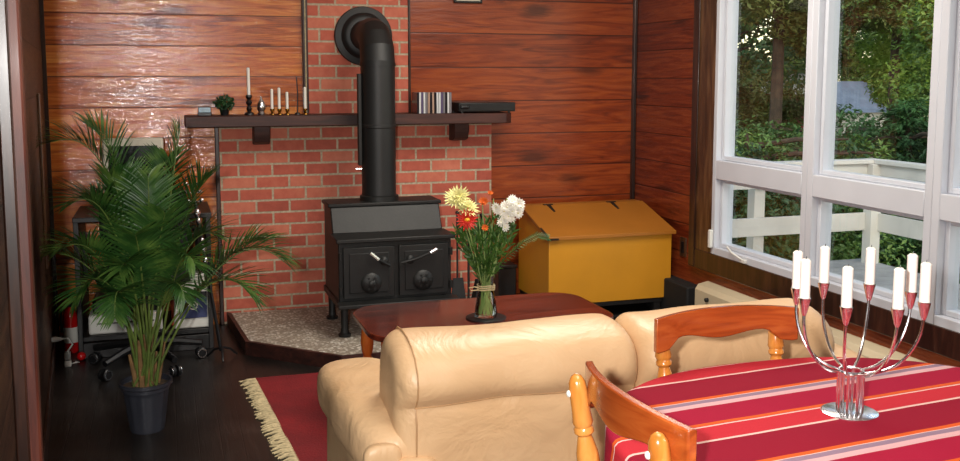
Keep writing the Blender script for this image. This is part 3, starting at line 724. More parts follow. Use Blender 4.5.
# ------------------------------------------------------------------ sofa
t = thing('sofa', 'cream leather two seat sofa seen from behind, facing the stove', 'sofa', (1.25,2.75,.012))
OX,OY = 1.25,2.75
def sp(x,y,z): return V(x-OX,y-OY,z-.012)
def wr_(amp, k=7):
    def f(p):
        return p+V(noise.noise(p*k)*amp, noise.noise(p*k+V(9,3,1))*amp, noise.noise(p*k+V(2,8,5))*amp)
    return f
PROF = [(2.44,.07),(2.425,.10),(2.418,.20),(2.412,.32),(2.406,.43),(2.404,.51),(2.407,.545),(2.412,.556),(2.402,.567),(2.390,.59),(2.388,.62),(2.397,.655),(2.418,.687),(2.452,.707),(2.50,.721),(2.56,.724),(2.615,.718),(2.655,.69),(2.675,.64),(2.68,.56),(2.675,.42),(2.67,.25),(2.665,.10),(2.65,.07)]
def sec(x0,x1,name='back_cushion'):
    # upholstered back with a rolled top, lofted sideways; its ends are rounded off
    PC = Vector((2.54,.42)); n=len(PROF); st=[]
    R_=.055
    for i in range(7): a=PI/2*i/6; st.append((x0+R_*(1-math.sin(a)), R_*(1-math.cos(PI/2-a))*0+R_*(1-math.sin(PI/2-a)) if False else R_*(1-math.cos(a))))
    st=[]
    for i in range(7): a=PI/2*i/6; st.append((x0+R_*(1-math.cos(a)), R_*(1-math.sin(a))))
    m_=22
    for i in range(1,m_): st.append((x0+R_+(x1-x0-2*R_)*i/m_, 0))
    for i in range(6,-1,-1): a=PI/2*i/6; st.append((x1-R_*(1-math.cos(a)), R_*(1-math.sin(a))))
    vs=[]; fs=[]
    for x,ins in st:
        for (y,z) in PROF:
            d=Vector((y,z))-PC; hy=.14; hz=.34
            yy=PC.x+d.x*(1-ins/hy); zz=PC.y+d.y*(1-ins/hz)
            p=sp(x,yy,zz); q=p+V(0,noise.noise(V(p.x*5,p.z*9,1))*.012,noise.noise(V(p.x*4,p.y*6,4))*.008)
            if zz<.54: q.y += noise.noise(V(p.x*9+p.z*8,p.z*3,7))*.010
            vs.append(q)
    for i in range(len(st)-1):
        for k in range(n): k2=(k+1)%n; fs.append((i*n+k,(i+1)*n+k,(i+1)*n+k2,i*n+k2))
    fs.append(tuple(range(n))); fs.append(tuple(range((len(st)-1)*n,len(st)*n))[::-1])
    return MB().add(vs,fs).build(name, M['leather'], t, smooth=60, sub=1)
c1 = sec(.552,1.262); c2 = sec(1.265,1.925)
def seamy(x,z):
    p=sp(x,0,z); return 2.409+noise.noise(V(p.x*5,p.z*9,1))*.012
for xa,xb in ((.60,1.19),(1.30,1.93)):
    MB().tube([sp(xa+(xb-xa)*k/24, seamy(xa+(xb-xa)*k/24,.556)+.0005, .556+noise.noise(V(sp(xa+(xb-xa)*k/24,0,0).x*4,(2.41-OY)*6,4))*.008) for k in range(25)], .0022, 6).build('seam', M['piping'], t)
# arms
for (xa,xb,sg) in ((.43,.70,-1),(1.96,2.20,1)):
    cx=(xa+xb)/2; hx=(xb-xa)/2
    def w(p):
        q=p.copy(); k=(p.y-sp(0,2.8,0).y)/.4
        q.z += .012*math.cos(k*1.6)+.0*k
        q.x += sg*(.012*k)
        return wr_(.010,5)(q)
    am = MB().sbox(sp(cx,2.80,.425),(hx,.385,.09),3.2,18,w).build('arm', M['leather'], t, smooth=180)
    MB().sbox(sp(cx+.012*-sg,2.80,.22),(hx-.025,.355,.165),8,14,wr_(.005,5)).build('arm_side', M['leather'], t, smooth=180)
MB().sbox(sp(.60,2.42,.335),(.075,.045,.085),3,12,wr_(.006,8)).build('arm_back_roll', M['leather'], t, smooth=180)
MB().sbox(sp(.515,2.425,.415),(.052,.022,.048),3,12).build('arm_end_tab', M['leather'], t, smooth=180)
for (xa,xb) in ((.68,1.245),(1.25,1.97)):
    MB().sbox(sp((xa+xb)/2,2.90,.36),((xb-xa)/2,.31,.085),5,14,wr_(.008,5)).build('seat_cushion', M['leather'], t, smooth=180)
MB().box(sp(.50,2.46,.055),sp(2.14,3.10,.30)).build('base', M['leather'], t, bevel=.02)
for x in (.56,2.08):
    for y in (2.50,3.05): MB().cyl(sp(x,y,.012),sp(x,y,.06),.025,.03,12).build('foot', M['blackp'], t)
# piping round the left end of the back
for X_ in (.603,):
    pts=[]
    for (y,z) in PROF[3:18]:
        p=sp(X_,y,z); q=p+V(0,noise.noise(V(p.x*5,p.z*9,1))*.012,noise.noise(V(p.x*4,p.y*6,4))*.008)
        d=Vector((y,z))-Vector((2.54,.42)); d=d.normalized(); pts.append(q+V(0,d.x*.0015,d.y*.0015))
    MB().tube(pts, .0022, 6).build('end_piping', M['piping'], t)

# ------------------------------------------------------------------ dining table
TC = V(1.315,1.425,0); TZ = .74
t = thing('dining_table', 'round dining table hidden under the striped red tablecloth', 'table', (TC.x,TC.y,0))
def sqc(r,p,n=72):
    P=[]
    for k in range(n):
        a=2*PI*k/n; c,s_=math.cos(a),math.sin(a); P.append((r*math.copysign(abs(c)**(2/p),c), r*math.copysign(abs(s_)**(2/p),s_)))
    return P
TP = 2.35; TR = .545
MB().prism(sqc(TR-.01,TP),TZ-.034,TZ-.004).build('tabletop', M['pine'], t)
MB().lathe([(.05,.08),(.07,.12),(.045,.2),(.06,.35),(.08,.45),(.05,.55),(.06,.69),(.1,.706)], (0,0,0), 20).build('pedestal', M['pine'], t)
for k in range(4):
    a = PI/4+k*PI/2; d = V(math.cos(a),math.sin(a),0)
    MB().tube([d*.04+V(0,0,.12),d*.15+V(0,0,.10),d*.26+V(0,0,.04),d*.30+V(0,0,.022)],[.03,.028,.022,.02],10).build('leg', M['pine'], t)
# cloth: flat top plus hanging skirt, uv laid out flat
cl = MB(); rings=[]; uvs=[]; n=144
def sqr(a,r,p=TP):
    c,s_=math.cos(a),math.sin(a); k=(abs(c)**p+abs(s_)**p)**(-1/p); return V(r*k*c, r*k*s_, 0)
spec=[(0.001,0)]+[(TR*i/10,0) for i in range(1,10)]+[(TR-.012,0),(TR-.003,.002),(TR+.003,.007)]+[(TR+.004,.015+.03*i) for i in range(0,7)]
for (r,dr) in spec:
    for k in range(n):
        a=2*PI*k/n; base=sqr(a,r); fold = (.5+.5*math.sin(a*11+1.3*math.sin(a*3)))*min(1,dr/.12)*.022
        hang = dr
        dirv = V(math.cos(a),math.sin(a),0)
        p = base+dirv*fold*(1 if dr>.02 else 0); p.z = TZ-hang+.0008*noise.noise(V(p.x*12,p.y*12,0))
        cl.v.append(p); fl_=base+dirv*dr; uvs.append((fl_.x+TC.x, fl_.y+TC.y))
for i in range(len(spec)-1):
    for k in range(n): k2=(k+1)%n; cl.f.append((i*n+k,i*n+k2,(i+1)*n+k2,(i+1)*n+k))
cl.f.append(tuple(range(n))[::-1])
o = cl.build('tablecloth', M['cloth'], smooth=60); o.location=(TC.x,TC.y,0)
ul = o.data.uv_layers.new(name='flat')
for lp_ in o.data.loops: ul.data[lp_.index].uv = uvs[lp_.vertex_index]
sm = o.modifiers.new('solid','SOLIDIFY'); sm.thickness=.002; sm.offset=-1
tag(o,'crimson tablecloth with orange, white and lavender stripes on the dining table','tablecloth')

# ------------------------------------------------------------------ dining chairs (local: faces +X, backrest at x=0)
POST = [(.015,0),(.016,.03),(.013,.045),(.018,.05),(.018,.057),(.013,.063),(.018,.085),(.0205,.11),(.018,.135),(.013,.155),(.0175,.162),(.0175,.170),(.013,.177),(.0165,.195),(.0205,.222),(.0195,.245),(.0145,.268),(.012,.277),(.0175,.283),(.0175,.290),(.015,.294),(.0185,.302),(.0165,.32),(.0160,.36),(.0145,.376),(.009,.386),(.002,.39)]
def chair(label, loc, rz, top, sd):
    t = thing('dining_chair', label, 'chair', loc, rz, 'dining chairs at the striped table')
    hw = .165
    # seat
    MB().prism([(.0,-.19),(sd*.6,-.205),(sd,-.17),(sd,.17),(sd*.6,.205),(.0,.19)],.425,.45).build('seat', M['pine'], t, bevel=.01, seg=3)
    for s in (-1,1):
        MB().lathe([(.014,0),(.017,.05),(.013,.12),(.02,.2),(.022,.28),(.014,.33),(.019,.38),(.018,.426)], (sd-.05,s*.14,0), 14).build('leg', M['pine'], t)
        MB().lathe([(.014,0),(.017,.05),(.013,.12),(.02,.2),(.022,.28),(.014,.33),(.019,.38),(.018,.426)], (.03,s*.16,0), 14).build('leg', M['pine'], t)
    MB().tube([(sd-.05,-.14,.2),(sd-.05,.14,.2)],.009,8).build('stretcher', M['pine'], t)
    MB().tube([(.03,-.16,.22),(.03,.16,.22)],.009,8).build('stretcher', M['pine'], t)
    for s in (-1,1):
        MB().tube([(.03,s*.16,.16),(sd-.05,s*.14,.16)],.009,8).build('stretcher', M['pine'], t)
    k = (top-.012-.45)/.39
    for s in (-1,1):
        b0 = V(.058,s*.150,.447); ax = V(-.064,s*.010,top-.45-.010)
        mb = MB().lathe([(r*1.1,z*ax.length/.39) for r,z in POST], b0, 18, ax); mb.build('back_post', M['pine'], t)
    # crest rail: curved board, arched wavy lower edge
    n=28; vs=[]; fs=[]; th=.017; H=.5
    for i in range(n+1):
        u=-1+2*i/n; y=u*.196; xo=.016+.036*(u*u-.64)
        au=abs(u); tz=top-.002*u*u+.006*(1-u*u)
        if au>.82: hgt=.084
        elif au>.60: hgt=.084-.026*(.5-.5*math.cos(PI*(.82-au)/.22))
        else: hgt=.058+.018*(.5+.5*math.cos(PI*au/.60))
        if au>.985: hgt*=.96
        for (dx,z) in ((0,tz-hgt),(th,tz-hgt),(th,tz),(0,tz)): vs.append(V(xo+dx-.0*z,y,z))
    for i in range(n):
        a=i*4
        for q in range(4): q2=(q+1)%4; fs.append((a+q,a+q2,a+4+q2,a+4+q)[::-1])
    fs.append((0,1,2,3)); fs.append(tuple(n*4+q for q in (3,2,1,0)))
    MB().add(vs,fs).build('crest_rail', CR, t, bevel=.003)
    vs=[];fs=[]
    for i in range(n+1):
        u=-1+2*i/n; y=u*.15; xo=.018-.02*(1-u*u)
        for (dx,z) in ((0,.56),(.014,.56),(.014,.60),(0,.60)): vs.append(V(xo+dx-.004,y,z))
    for i in range(n):
        a=i*4
        for q in range(4): q2=(q+1)%4; fs.append((a+q,a+q2,a+4+q2,a+4+q)[::-1])
    fs.append((0,1,2,3)); fs.append(tuple(n*4+q for q in (3,2,1,0)))
    MB().add(vs,fs).build('lower_rail', CR, t, bevel=.002)
    for s in (-1,1): MB().lathe([(.007,0),(.006,.003),(.002,.005)], (-.020,s*.158,top-.05), 10, V(-1,0,0)).build('screw_cap', M['wax'], t)
    return t
CR = woodmat('crest_rail_wood', srgb(118,48,18), srgb(158,70,26), srgb(184,94,40), 'Y', 1, .25, .6)
chair('orange pine chair at the left edge of the table, its curved back towards the viewer', (.728,1.482,0), 0, .877, .33)
chair('orange pine chair between the striped table and the sofa, facing the viewer', (1.277,2.035,0), -PI/2, .858, .28)

# ------------------------------------------------------------------ candelabra
cb = V(1.308,1.592,TZ+.001)
t = thing('candelabra', 'chrome eight armed candelabra standing on the striped tablecloth', 'candelabra', cb)
MB().lathe([(.056,0),(.056,.003),(.052,.005)], (0,0,0), 40).build('base_disc', M['chrome'], t)
ph0 = math.radians(35); RR=.122; zc=.212; ccx,ccy = .012,0.002
# ring expressed in the viewer's horizontal right/away frame turned into the room axes
yaw = math.atan2(316,970)
for k in range(8):
    a = ph0+k*PI/4-PI*0 ; 
    ex = V(math.cos(yaw),-math.sin(yaw),0); ey = V(math.sin(yaw),math.cos(yaw),0)
    los = math.atan2(cb.x,cb.y)
    ex = V(math.cos(los),-math.sin(los),0); ey = V(math.sin(los),math.cos(los),0)
    d = ex*math.cos(a)+ey*math.sin(a)
    top = d*RR+V(ccx,ccy,0)
    lowr = d*.024
    A = [V(lowr.x,lowr.y,.004), V(lowr.x,lowr.y,.088)]
    for i in range(1,13):
        u=i/12; th=PI/2*u
        rad=.024+(RR-.024)*math.sin(th)**1.0; z=.088+(zc-.088)*(1-math.cos(th))
        A.append(d*rad+V(ccx,ccy,0)*u+V(0,0,z))
    arm = MB().tube(A, .0032, 8).build('arm', M['chrome'], t)
    MB().lathe([(.0035,0),(.006,.006),(.012,.032),(.0125,.036),(.011,.036)], (top.x,top.y,zc-.004), 16).build('candle_cup', M['chrome'], arm)
    c = thing('candle', 'white candle', 'candle', cb+top+V(0,0,zc+.0325), group='white candles in the chrome candelabra')
    MB().lathe([(.0103,0),(.0103,.074),(.006,.078)], (0,0,0), 16).build('wax', M['wax'], c)
    MB().tube([(0,0,.077),(.001,0,.083)], .0009, 5).build('wick', M['blackp'], c)
    cx_px = math.cos(a)
    c['label'] = {0:'upper left of the near pair: white candle third from the right, rear of the candelabra'}.get(99, 'white candle')
    c['_a'] = 0.0; del c['_a']
MB().tube([V(.024*math.cos(a),.024*math.sin(a),.088) for a in [2*PI*k/24 for k in range(25)]], .003, 6).build('upper_ring', M['chrome'], t)
# candle labels by order from the left
cs = [o for o in SC.objects if o.name.startswith('candle') and o.get('category')=='candle' and o.location.z>.9 and o.location.y<3]
def scr(o):
    q = WM.transposed()@(o.location-V(0,0,EYE)); return q.x/q.z
cs.sort(key=scr)
labs = ['white candelabra candle farthest left, partly behind its neighbour','white candelabra candle second from the left, in front of the leftmost','white candelabra candle third from the left, set back','white candelabra candle fourth from the left, set low at the front','white candelabra candle fifth from the left, tall against the deck post','white candelabra candle sixth from the left, lowest at the front','white candelabra candle second from the right, set back','white candelabra candle farthest right']
for o,l in zip(cs,labs): o['label'] = l

# ------------------------------------------------------------------ palm
px_,py_ = -.112,4.05
t = thing('potted_palm', 'tall potted areca palm with feathery green fronds in a black ribbed pot', 'potted palm', (px_,py_,0))
pr = [(.066,0),(.068,.01)]+[(.068+.026*z/.2,z) for z in (.03,.06,.09,.12,.15,.18)]+[(.099,.187),(.104,.190),(.104,.204),(.096,.204),(.094,.17)]
pb = MB().lathe(pr, (0,0,0), 48, close=False); pb.f.append(tuple(range(48))[::-1])
for i,v_ in enumerate(pb.v):
    ring=i//48; k=i%48
    if 2<=ring<=7 and (k//2)%2==0: v_.x*=.965; v_.y*=.965
pb.build('pot', M['pot'], t, smooth=50)
MB().lathe([(.0,.178),(.05,.186),(.094,.182),(.094,.17),(.0,.17)], (0,0,0), 24, close=False).build('soil', M['soil'], t)
def frond(base, ctrl, tip, nl=32, ll=.20, start=.38, droop=.35, r0=.006, wl=.0105):
    mb = MB(); base=Vector(base); ctrl=Vector(ctrl); tip=Vector(tip)
    wd=(V(tip.x+px_,tip.y+py_,0)-LC).dot(LN)
    if wd<.03: tip=tip+LN*(.03-wd)
    B = lambda u: base*(1-u)**2+ctrl*2*u*(1-u)+tip*u*u
    D = lambda u: ((ctrl-base)*(1-u)+(tip-ctrl)*u).normalized()
    mb.tube([B(k/16) for k in range(17)], [r0*(1-.8*k/16) for k in range(17)], 6)
    so = mb.build('frond_stem', M['frondstem'], t, smooth=60)
    lf = MB()
    for k in range(nl):
        u = start+(1-start)*(k+.5)/nl; p=B(u); d=D(u); q=(k+.5)/nl
        L = ll*(math.sin(PI*min(1,.12+.80*q))**.7)*random.uniform(.9,1.08)
        side = d.cross(V(0,0,1)); side = side.normalized() if side.length>.05 else V(1,0,0)
        up = side.cross(d).normalized()
        fa = math.radians(62-32*q)
        for s in (-1,1):
            dr = (d*math.cos(fa)+side*s*math.sin(fa)+up*random.uniform(.12,.4)).normalized()
            n_=up; w_=wl*random.uniform(.85,1.15)
            a=p; pts=[]; dd=dr.copy()
            for j in range(5):
                wd=(V(a.x+px_,a.y+py_,0)-LC).dot(LN)
                if wd<.02: a=a+LN*(.02-wd)
                pts.append(a); a=a+dd*L/4; dd=(dd+V(0,0,-droop*.28)*(1+.6*random.random())).normalized()
            ws=[.35,1,.9,.55,.03]; sv=dr.cross(n_).normalized()
            n0=len(lf.v)
            for P_,ww in zip(pts,ws):
                lf.v += [P_+sv*w_*ww/2, P_+n_*-.15*w_*ww, P_-sv*w_*ww/2]
            for j in range(4):
                i0=n0+j*3; lf.f += [(i0,i0+1,i0+4,i0+3),(i0+1,i0+2,i0+5,i0+4)]
    lo = lf.build('leaflets', M['frond'], so, smooth=60)
    return so
def pw(x,y,Y):
    d = WM@V(x-CXP,y-CYP,FPX); k=Y/d.y; return V(d.x*k-px_, Y-py_, EYE+d.z*k)
# (tip px, tip Y, control px, control Y)
FR = [((52,142),3.95,(128,112),4.0,.22),((70,205),3.85,(118,165),3.95,.2),((60,250),3.8,(110,215),3.9,.2),((88,126),4.1,(140,150),4.05,.2),
      ((44,256),3.98,(100,236),4.05,.2),((115,318),3.7,(112,240),3.85,.16),((75,300),3.8,(110,230),3.9,.2),
      ((126,172),4.15,(143,200),4.1,.18),((168,158),4.2,(160,195),4.1,.18),((180,130),4.0,(168,200),4.0,.2),((148,178),3.85,(150,210),3.9,.17),
      ((205,180),4.15,(182,200),4.1,.2),((112,178),3.9,(130,210),3.95,.19),((215,235),3.9,(180,215),3.95,.2),((195,265),3.75,(176,220),3.85,.2),
      ((284,262),3.95,(226,206),3.98,.22),((270,240),4.15,(215,235),4.1,.2),((255,300),3.85,(212,232),3.92,.19),((165,215),3.7,(158,230),3.8,.18),((135,235),3.65,(140,240),3.8,.18),((92,200),4.15,(128,200),4.1,.19),((150,190),4.2,(148,220),4.1,.2),((185,300),3.7,(172,240),3.8,.16),((120,270),3.7,(132,235),3.8,.18)]
for i,((tx,ty),TY,(cx,cy),CY_,ll) in enumerate(FR):
    a = 2*PI*i/len(FR)*5; rb = .012+.042*((i*7)%10)/10
    base = V(rb*math.cos(a), rb*math.sin(a)*.8, .18)
    frond(base, pw(cx,cy,CY_), pw(tx,ty,TY), ll=ll)
for i in range(12):
    a=i*2.4; r=.02+.03*((i*3)%5)/5; b0=V(r*math.cos(a),r*math.sin(a),.175); e=b0+V(b0.x*.7+random.uniform(-.02,.02),b0.y*.5,random.uniform(.13,.26))
    MB().tube([b0,(b0+e)/2,e],[.013,.010,.006],8).build('cane', M['stalk'], t)

# ------------------------------------------------------------------ desk corner
t = thing('computer_desk', 'black open desk against the left part of the back wall', 'desk', (-.13,5.42,0))
DW=.34
MB().box((-.33,-.24,.70),(DW,.25,.725)).build('desktop', M['blackm'], t, bevel=.003)
MB().box((-.33,-.22,0),(-.305,.25,.70)).build('side_panel', M['blackm'], t, bevel=.003)
MB().box((DW-.03,-.22,0),(DW-.005,.25,.70)).build('side_panel', M['blackm'], t, bevel=.003)
MB().box((-.305,-.22,.085),(DW-.03,.25,.11)).build('lower_shelf', M['blackm'], t, bevel=.003)
MB().box((-.305,-.23,.0),(DW-.03,-.21,.08)).build('kick_board', M['blackm'], t, bevel=.003)
t = thing('printer', 'low white printer on the lower shelf of the black desk', 'printer', (-.22,5.38,.11))
MB().box((-.19,-.15,0),(.17,.14,.10)).build('body', M['whitep'], t, bevel=.01)
MB().box((-.17,-.12,.10),(.15,.13,.17)).build('top_unit', M['blackp'], t, bevel=.01)
MB().box((-.15,-.158,.055),(.13,-.15,.06)).build('paper_slot', M['blackp'], t)
t = thing('speaker_box', 'white box with a blue front panel on the lower desk shelf near the brick', 'box', (.10,5.26,.112))
MB().prism([(-.095,0),(.095,0),(.095,.29),(.02,.29),(-.04,.27),(-.085,.21)],-.05,.15,'Y').build('housing', M['whitep'], t, bevel=.008)
MB().box((-.065,-.056,.055),(.075,-.05,.195)).build('front_panel', M['blue'], t, bevel=.003)
MB().box((-.065,-.058,.165),(.075,-.055,.195)).build('dark_band', M['blackp'], t)
g = MB().lathe([(.018,0),(.024,0),(.024,.004),(.018,.004)], (.005,-.056,.125), 20, V(0,-1,0), close=False); g.lathe([(.009,0),(.009,.005)],(.005,-.056,.125),12,V(0,-1,0)); g.build('round_emblem', M['whitep'], t)
t = thing('wall_patch', 'added orange slab in place of the lit wall beside the white and blue box', 'wall_patch', (-.005,5.42,.112))
MB().box((-.0,-.12,0),(.016,.12,.24)).build('cover', M['orange'], t, bevel=.002)  # added slab standing in for the lit orange wall behind the open desk
t = thing('monitor', 'old pale computer monitor on the black desk behind the palm', 'monitor', (-.16,5.46,.7255))
MB().box((-.155,-.13,.04),(.145,-.08,.385)).build('bezel', M['beige'], t, bevel=.01)
MB().box((-.125,-.134,.07),(.115,-.129,.345)).build('screen', plain('dark_screen', srgb(22,28,24), .15), t, bevel=.002)
MB().prism([(-.08,.05),(.14,.10),(.14,.32),(-.08,.38)],-.12,.11,'X').build('housing', M['beige'], t, bevel=.01)
MB().lathe([(.11,0),(.10,.012),(.05,.02),(.05,.05)], (-.005,-.02,0), 20).build('stand', M['beige'], t)
# office chair
t = thing('office_chair', 'black office chair on castors between the palm and the desk', 'office chair', (-.13,4.98,0), .1)
for k in range(5):
    a=-PI/2+.42+k*2*PI/5; d=V(math.cos(a),math.sin(a),0)
    l=MB().tube([d*.03+V(0,0,.12),d*.15+V(0,0,.105),d*.27+V(0,0,.08)],[.024,.02,.016],8).build('leg', M['blackp'], t)
    s_=d.cross(V(0,0,1))
    w_=MB(); 
    for sg in (-1,1): w_.lathe([(.0,0),(.026,0),(.028,.004),(.028,.013),(.024,.016),(0,.016)], d*.27+s_*sg*.006+V(0,0,.028), 16, s_*sg, close=False)
    w_.build('castor', M['blackp'], l)
    rg=MB()
    for sg in (-1,1): rg.lathe([(.018,0),(.023,0),(.023,.002),(.018,.002)], d*.27+s_*sg*.022+V(0,0,.028), 16, s_*sg, close=False)
    rg.build('wheel_trim', M['chrome'], l)
MB().cyl((0,0,.11),(0,0,.42),.025,seg=12).build('gas_column', M['blackp'], t)
MB().sbox((0,0,.46),(.22,.22,.04),4,10).build('seat', M['grayfab'], t)
MB().sbox((0,-.22,.74),(.20,.035,.17),4,10,lambda p:V(p.x,p.y-.03*(1-(p.x/.2)**2),p.z)).build('backrest', M['grayfab'], t)
MB().tube([(0,-.05,.42),(0,-.2,.44),(0,-.25,.58),(0,-.255,.7)],.014,8).build('back_bar', M['blackp'], t)
for s in (-1,1): MB().tube([(s*.2,.02,.45),(s*.26,.02,.47),(s*.27,.02,.64),(s*.26,-.1,.66),(s*.26,.12,.66)],.014,8).build('armrest', M['blackp'], t)
# chrome jointed stand
t = thing('jointed_stand', 'slim black stand with chrome clamps and knobs rising right of the palm', 'stand', (.235,4.98,0))
for k in range(3):
    a=.5+k*2*PI/3; MB().tube([(0,0,.06),(.045*math.cos(a),.045*math.sin(a),.045),(.085*math.cos(a),.085*math.sin(a),.008)],.006,6).build('foot', M['blackp'], t)
lean=V(-.12,.12,0)
def jp(z): return V(lean.x*z/.9+0, lean.y*z/.9, z)
MB().tube([jp(.04),jp(.45),jp(.88)],.009,8).build('pole', M['blackp'], t)
for z,r in ((.50,.014),(.56,.016),(.60,.013),(.70,.013),(.74,.017)): MB().ball(jp(z),r,10,6,(1,1,1.5)).build('clamp', M['chrome'], t)
for z in (.80,.845,.885):
    q=MB(); p=jp(z)
    for s in (-1,1): q.ball(p+V(s*.032,-.012,.004),.010,8,5,(1.3,1,1))
    q.tube([p+V(-.028,-.01,0),p+V(.028,-.01,0)],.004,6); q.build('knob_pair', M['chrome'], t)
MB().tube([jp(.885)+V(-.04,0,0),jp(.885)+V(-.03,0,.035),jp(.885)+V(0,0,.045),jp(.885)+V(.03,0,.035),jp(.885)+V(.04,0,0)],.004,6).build('top_loop', M['blackp'], t)
# extinguisher
t = thing('fire_extinguisher', 'red fire extinguisher with a white label in the far left corner', 'fire extinguisher', (-.505,5.35,0))
MB().lathe([(.030,0),(.036,.008),(.036,.19),(.030,.215),(.014,.235),(.012,.245)], (0,0,0), 24).build('cylinder', M['red'], t)
lb=MB().lathe([(.0365,.055),(.0368,.056),(.0368,.135),(.0365,.136)], (0,0,0), 24, close=False).build('paper_label', M['whitep'], t)
MB().lathe([(.015,.24),(.016,.26),(.012,.265),(.012,.28)], (0,0,0), 14).build('valve', M['blackp'], t)
q=MB(); q.tube([(-.01,0,.275),(.02,-.02,.285),(.05,-.045,.27)],.007,6); q.tube([(-.01,0,.29),(.02,-.02,.312),(.045,-.045,.305)],.006,6); q.build('handle', M['blackp'], t)
MB().tube([(-.012,0,.255),(-.04,-.01,.24),(-.046,-.01,.17),(-.042,-.012,.11)],.006,6).build('hose', M['blackp'], t)
t = thing('toy_ball', 'small red round thing on the floor at the foot of the extinguisher', 'ball', (-.445,5.17,0))
MB().ball((0,0,.022),.022,14,9).build('shell', M['red'], t)
# plug, cord, adapter
t = thing('power_adapter', 'white plug in the left wall with a cord to a white adapter', 'adapter', (-.50,5.08,0))
wp_ = lw(.62,.0,.14)-V(-.50,5.08,0); o_=LN
pl=MB().tube([wp_+o_*.001,wp_+o_*.02,wp_+o_*.045],[.014,.014,.007],8).build('plug', M['whitep'], t)
MB().tube([wp_+o_*.04,wp_+o_*.075+V(0,0,0),wp_+o_*.095+V(0,-.01,-.03),V(.0,0,.075)],.004,6).build('cord', M['whitep'], t)
MB().box((-.016,-.016,.0),(.016,.016,.03)).build('adapter', M['whitep'], t, bevel=.004)
MB().box((-.014,-.014,.034),(.014,.014,.075)).build('adapter', plain('pale_grey_plastic', srgb(170,170,165), .4), t, bevel=.004)
MB().tube([(.016,0,.012),(.04,-.01,.02),(.05,.02,.01),(.03,.06,.005)],.003,6).build('cord', M['whitep'], t)

# ------------------------------------------------------------------ outdoors
DZ=-.15
gr = MB(); gn=24
for j in range(gn+1):
    for i in range(gn+1):
        x=XR+.15+40*i/gn; y=-6+48*j/gn; gr.v.append(V(x,y,-1.0-.0*x+.1*noise.noise(V(x*.3,y*.3,0))-.055*max(0,y-8)))
for j in range(gn):
    for i in range(gn): a=j*(gn+1)+i; gr.f.append((a,a+1,a+gn+2,a+gn+1))
g = gr.build('ground', M['ground']); struct(g)
t = thing('deck', 'grey board deck outside the windows with a white railing', 'deck', (XR+.12,6.83,DZ))
def dp_(x,y,z): return V(x-XR-.12,y-6.83,z-DZ)
dk=MB(); y=0.5
while y<6.83:
    dk.box(dp_(XR+.12,y,DZ-.03),dp_(5.76,y+.132,DZ)); y+=.14
dk.build('deck_boards', M['deck'], t, smooth=0)
MB().box(dp_(XR+.2,.6,-.9),dp_(5.70,6.75,DZ-.03)).build('joists', M['bark'], t, smooth=0)
def rail_x(y):
    q=MB(); q.box(dp_(XR+.13,y-.03,.70),dp_(5.78,y+.09,.735)); q.build('rail_cap', M['ext_white'], t, bevel=.004)
    q=MB(); q.box(dp_(XR+.13,y,.60),dp_(5.70,y+.03,.70)); q.box(dp_(XR+.13,y+.005,.52),dp_(5.70,y+.03,.598)); q.box(dp_(XR+.13,y,.13),dp_(5.70,y+.03,.28)); q.build('rail_boards', M['ext_white'], t, bevel=.002)
rail_x(6.774)
q=MB(); q.box(dp_(5.68,1.0,.70),dp_(5.80,6.74,.735)); q.build('rail_cap', M['ext_white'], t, bevel=.004)
q=MB(); q.box(dp_(5.71,1.0,.60),dp_(5.74,6.77,.70)); q.box(dp_(5.715,1.0,.52),dp_(5.74,6.77,.598)); q.box(dp_(5.71,1.0,.13),dp_(5.74,6.77,.28)); q.build('rail_boards', M['ext_white'], t, bevel=.002)
for (x,y) in ((4.57,6.81),(3.35,6.81),(5.64,6.70),(5.76,5.0),(5.76,3.4),(5.76,1.8)):
    MB().box(dp_(x,y,DZ-.03),dp_(x+.1,y+.1,.70)).build('post', M['ext_white'], t, bevel=.003)

